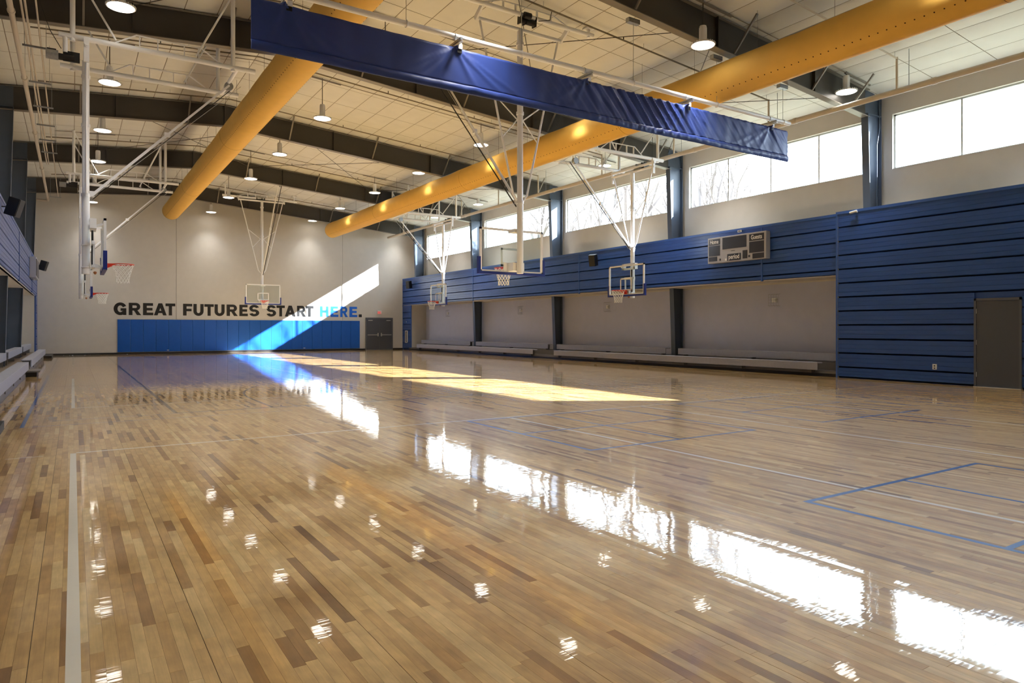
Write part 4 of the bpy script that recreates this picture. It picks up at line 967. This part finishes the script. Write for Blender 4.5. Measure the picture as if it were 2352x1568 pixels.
# scoreboard on the right fascia (its face looks along -x; +y runs to the left in the photo)
SX = XFR - .22; sby0, sby1, sbz0, sbz1 = 13.93, 16.3, 3.66, 4.54
sc_ = thing('scoreboard', 'grey wall scoreboard marked Home, Guests and period on the blue right wall', 'scoreboard', (SX + .1, 15.1, sbz0))
MB().box(SX, XFR - .005, sby0, sby1, sbz0, sbz1).build('case', 'board_grey', sc_, smooth=False, bev=.008)
Wd, Hd = sby1 - sby0, sbz1 - sbz0
def pane_(u0, u1, v0, v1):   # fractions from the photo's upper left corner
    return MB().box(SX - .006, SX + .002, sby1 - Wd * u1, sby1 - Wd * u0, sbz1 - Hd * v1, sbz1 - Hd * v0).build('display_pane', 'board_dark', sc_, smooth=False)
pane_(.02, .225, .06, .29); pane_(.02, .225, .32, .72); pane_(.02, .175, .75, .92)
pane_(.27, .685, .05, .50); pane_(.73, .97, .06, .31); pane_(.73, .97, .34, .75); pane_(.785, .97, .78, .97)
pane_(.355, .59, .70, .96); pane_(.62, .70, .62, .93); pane_(.215, .24, .84, .92); pane_(.715, .745, .82, .90)
rt = (PI / 2, 0, -PI / 2)
for txt, u, v, sz, sx_ in (('Home', .1225, .175, .2, .74), ('Guests', .85, .185, .2, .76), ('period', .4725, .82, .22, .78)):
    text_mesh(txt, sz, 'print_white', sc_, (SX - .009, sby1 - Wd * u, sbz1 - Hd * v), rt, sx_)
MB().box(SX - .004, SX, sby1 - Wd * .345, sby1 - Wd * .315, sbz1 - Hd * .94, sbz1 - Hd * .86).build('maker_label', 'print_white', sc_, smooth=False)
MB().box(SX - .002, SX + .0, sby1 - Wd * .49, sby1 - Wd * .42, sbz1 - Hd * .60, sbz1 - Hd * .575).build('faint_mark', 'frame_grey', sc_, smooth=False)
# scoreboard on the left wall, seen edge on
sl = thing('scoreboard', 'grey scoreboard seen edge on at the far end of the left wall', 'scoreboard', (-1.4, 37, 3.6))
MB().box(XFL + .01, XFL + .24, 35.7, 38.1, 3.62, 4.5).build('case', 'board_grey', sl, smooth=False)
MB().box(XFL + .24, XFL + .26, 35.8, 38.0, 3.7, 4.42).build('display_pane', 'board_dark', sl, smooth=False)
MB().tube([(XFL + .12, 36.2, 3.58), (XFL + .12, 37.6, 3.58)], .015, 6).build('bottom_rail', 'light_metal', sl)
def speaker(c, rz, tilt, lab, wall_x):
    o = thing('wall_speaker', lab, 'speaker', c, 0, group='black wall speakers')
    M = Matrix.Rotation(rz, 4, 'Z') @ Matrix.Rotation(tilt, 4, 'Y')
    pr = [(-.13, -.17), (.13, -.14), (.13, .14), (-.13, .17)]
    mb = MB().prism(pr, 'z', -.24, .24); mb.xform(M); mb.build('cabinet', 'black_plastic', o, local=True, smooth=False, bev=.01)
    mb = MB().box(.13, .14, -.125, .125, -.22, .22); mb.xform(M); mb.build('grille', 'black_rubber', o, local=True, smooth=False)
    v = Vector((wall_x - c[0], 0, 0)); MB().tube([(0, 0, 0), v], .015, 6).build('bracket', 'black_plastic', o, local=True)
speaker((18.5, 22.45, 4.30), PI + .5, .25, 'black speaker on the blue wall left of the right scoreboard', XFR)
speaker((18.5, 41.3, 4.28), PI + .5, .2, 'black speaker at the far right corner of the blue wall', XFR)
speaker((-1.3, 22.3, 4.62), -.35, .3, 'black speaker tilted off the left wall near the photo edge', XFL)
speaker((-1.22, 40.6, 4.5), -.3, .3, 'black speaker beyond the scoreboard on the left wall', XFL)
for y, lab in ((38.4, 'small fire strobe in wire guard on recessed wall, farthest one'), (30.06, 'small fire strobe in wire guard on recessed wall, second from far'), (23.09, 'small fire strobe in wire guard on recessed wall below the right hoop'), (14.56, 'small fire strobe in wire guard on recessed wall below the scoreboard')):
    o = thing('strobe_light', lab, 'alarm strobe', (XR, y, 2.2), group='fire strobes on the recessed wall')
    MB().box(XR - .05, XR, y - .09, y + .09, 2.3, 2.44).build('housing', 'sign_white', o, smooth=False)
    MB().box(XR - .065, XR - .05, y - .085, y - .03, 2.32, 2.42).build('flash_lens', 'light_metal', o, smooth=False)
    g = MB()
    for k in range(5): g.tube([(XR - .0, y - .2 + .1 * k, 2.17), (XR - .09, y - .2 + .1 * k, 2.19), (XR - .09, y - .2 + .1 * k, 2.56), (XR, y - .2 + .1 * k, 2.58)], .004, 4)
    for k in range(5): g.tube([(XR - .09, y - .2, 2.19 + .0925 * k), (XR - .09, y + .2, 2.19 + .0925 * k)], .004, 4)
    g.build('wire_guard', 'galvanised', o)
sc2 = thing('security_camera', 'small white security camera at the top of the near blue wall', 'camera', (XNB - .05, 10.95, 4.68))
MB().tube([(XNB, 10.9, 4.70), (XNB - .07, 10.9, 4.70)], .03, 10).build('mount', 'sign_white', sc2)
MB().tube([(XNB - .07, 10.86, 4.71), (XNB - .09, 11.06, 4.68)], .032, 12).build('barrel', 'sign_white', sc2)
MB().tube([(XNB - .09, 11.06, 4.68), (XNB - .0915, 11.07, 4.679)], .024, 12).build('camera_lens', 'black_plastic', sc2)
jb = thing('receiver_box', 'tiny white box on the blue trim just above the right scoreboard', 'box', (XFR - .03, 15.1, 4.66))
MB().box(XFR - .045, XFR - .02, 15.02, 15.18, 4.64, 4.71).build('cover', 'sign_white', jb, smooth=False)
MB().box(XFR - .048, XFR - .045, 15.05, 15.15, 4.66, 4.69).build('window', 'black_plastic', jb, smooth=False)
ol = thing('wall_outlet', 'white double power outlet low on the near blue wall beside the grey door', 'outlet', (XNB, 8.84, .38))
MB().box(XNB - .018, XNB, 8.79, 8.89, .37, .51).build('cover_plate', 'sign_white', ol, smooth=False)
for zz in (.405, .462): MB().box(XNB - .021, XNB - .018, 8.82, 8.86, zz - .014, zz + .014).build('socket', 'black_plastic', ol, smooth=False)
fe = thing('extinguisher_cabinet', 'white framed fire extinguisher cabinet on the far right blue strip', 'cabinet', (XFR, 42.3, .5))
MB().box(XFR - .03, XFR - .015, 42.12, 42.42, .5, 1.24).build('glass_panel', 'board_dark', fe, smooth=False)
MB().box(XFR - .05, XFR - .01, 42.08, 42.14, .46, 1.28).box(XFR - .05, XFR - .01, 42.40, 42.46, .46, 1.28).box(XFR - .05, XFR - .01, 42.08, 42.46, .46, .52).box(XFR - .05, XFR - .01, 42.08, 42.46, 1.22, 1.28).build('cabinet_frame', 'sign_white', fe, smooth=False)
for k in range(9): MB().box(XFR - .033, XFR - .03, 42.24, 42.30, .58 + k * .068, .615 + k * .068).build('letter_mark', 'print_white', fe, smooth=False)
fs_ = thing('alarm_pull', 'small alarm button on the far right blue strip above the extinguisher cabinet', 'alarm', (XFR, 42.3, 1.8))
MB().box(XFR - .03, XFR, 42.2, 42.34, 1.78, 1.95).build('plate', 'blue_trim', fs_, smooth=False); MB().tube([(XFR - .03, 42.27, 1.86), (XFR - .045, 42.27, 1.86)], .025, 10).build('button', 'sign_white', fs_)
for xx, lab in ((4.45, 'tiny white paper tag at the foot of the blue pads, left one'), (12.1, 'tiny white paper tag at the foot of the blue pads, right one')):
    o = MB().box(xx, xx + .11, YF - .062, YF - .056, .18, .215).build('paper_tag', 'sign_white', smooth=False); tag(o, lab, 'tag', 'paper tags on the wall pads')

# ------------------------------------------------------------------ outside
gr = MB().box(XR + .3, 160, -90, 140, -1.2, -1.0).build('ground', 'ground_grass', smooth=False); tag(gr, kind='structure')
def tree(x, y, h, seed, lab):
    rr = random.Random(seed); mb = MB(); root = thing('bare_tree', lab, 'tree', (x, y, -1.0), group='bare trees outside the windows')
    segs = MB()
    def grow(p, d, L_, r, lev):
        q = p; pts = [p]; rs = [r]
        for k in range(3):
            d = (d + Vector((rr.uniform(-.18, .18), rr.uniform(-.18, .18), rr.uniform(-.05, .12)))).normalized(); q = q + d * L_ / 3; pts.append(q); rs.append(r * (1 - .14 * (k + 1)))
        (mb if lev == 0 else segs).tube(pts, rs, 5 if lev < 2 else 3, cap=False)
        if lev < 5:
            for k in range(3 if lev < 3 else 2):
                t = rr.choice(pts[1:]) if k else pts[-1]; nd = (d + Vector((rr.uniform(-.8, .8), rr.uniform(-.8, .8), rr.uniform(-.1, .5)))).normalized()
                grow(t, nd, L_ * rr.uniform(.62, .8), r * .64, lev + 1)
    grow(Vector((x, y, -1.0)), Vector((0, 0, 1)), h * .38, .3, 0)
    mb.build('trunk', 'bark', root); segs.build('branches', 'bark', root)
for k, (x, y, h, lb) in enumerate(((31, 37.0, 17, 'seen through the middle window, left part'), (30, 32.5, 18, 'seen through the middle window, centre'), (34, 33.0, 20, 'seen through the middle window, right part'), (32, 45.5, 17, 'seen through the second window from the far end'), (36, 30.0, 15, 'seen low in the second largest window'))):
    tree(x, y, h, 20 + k, 'bare winter tree outside, ' + lb)
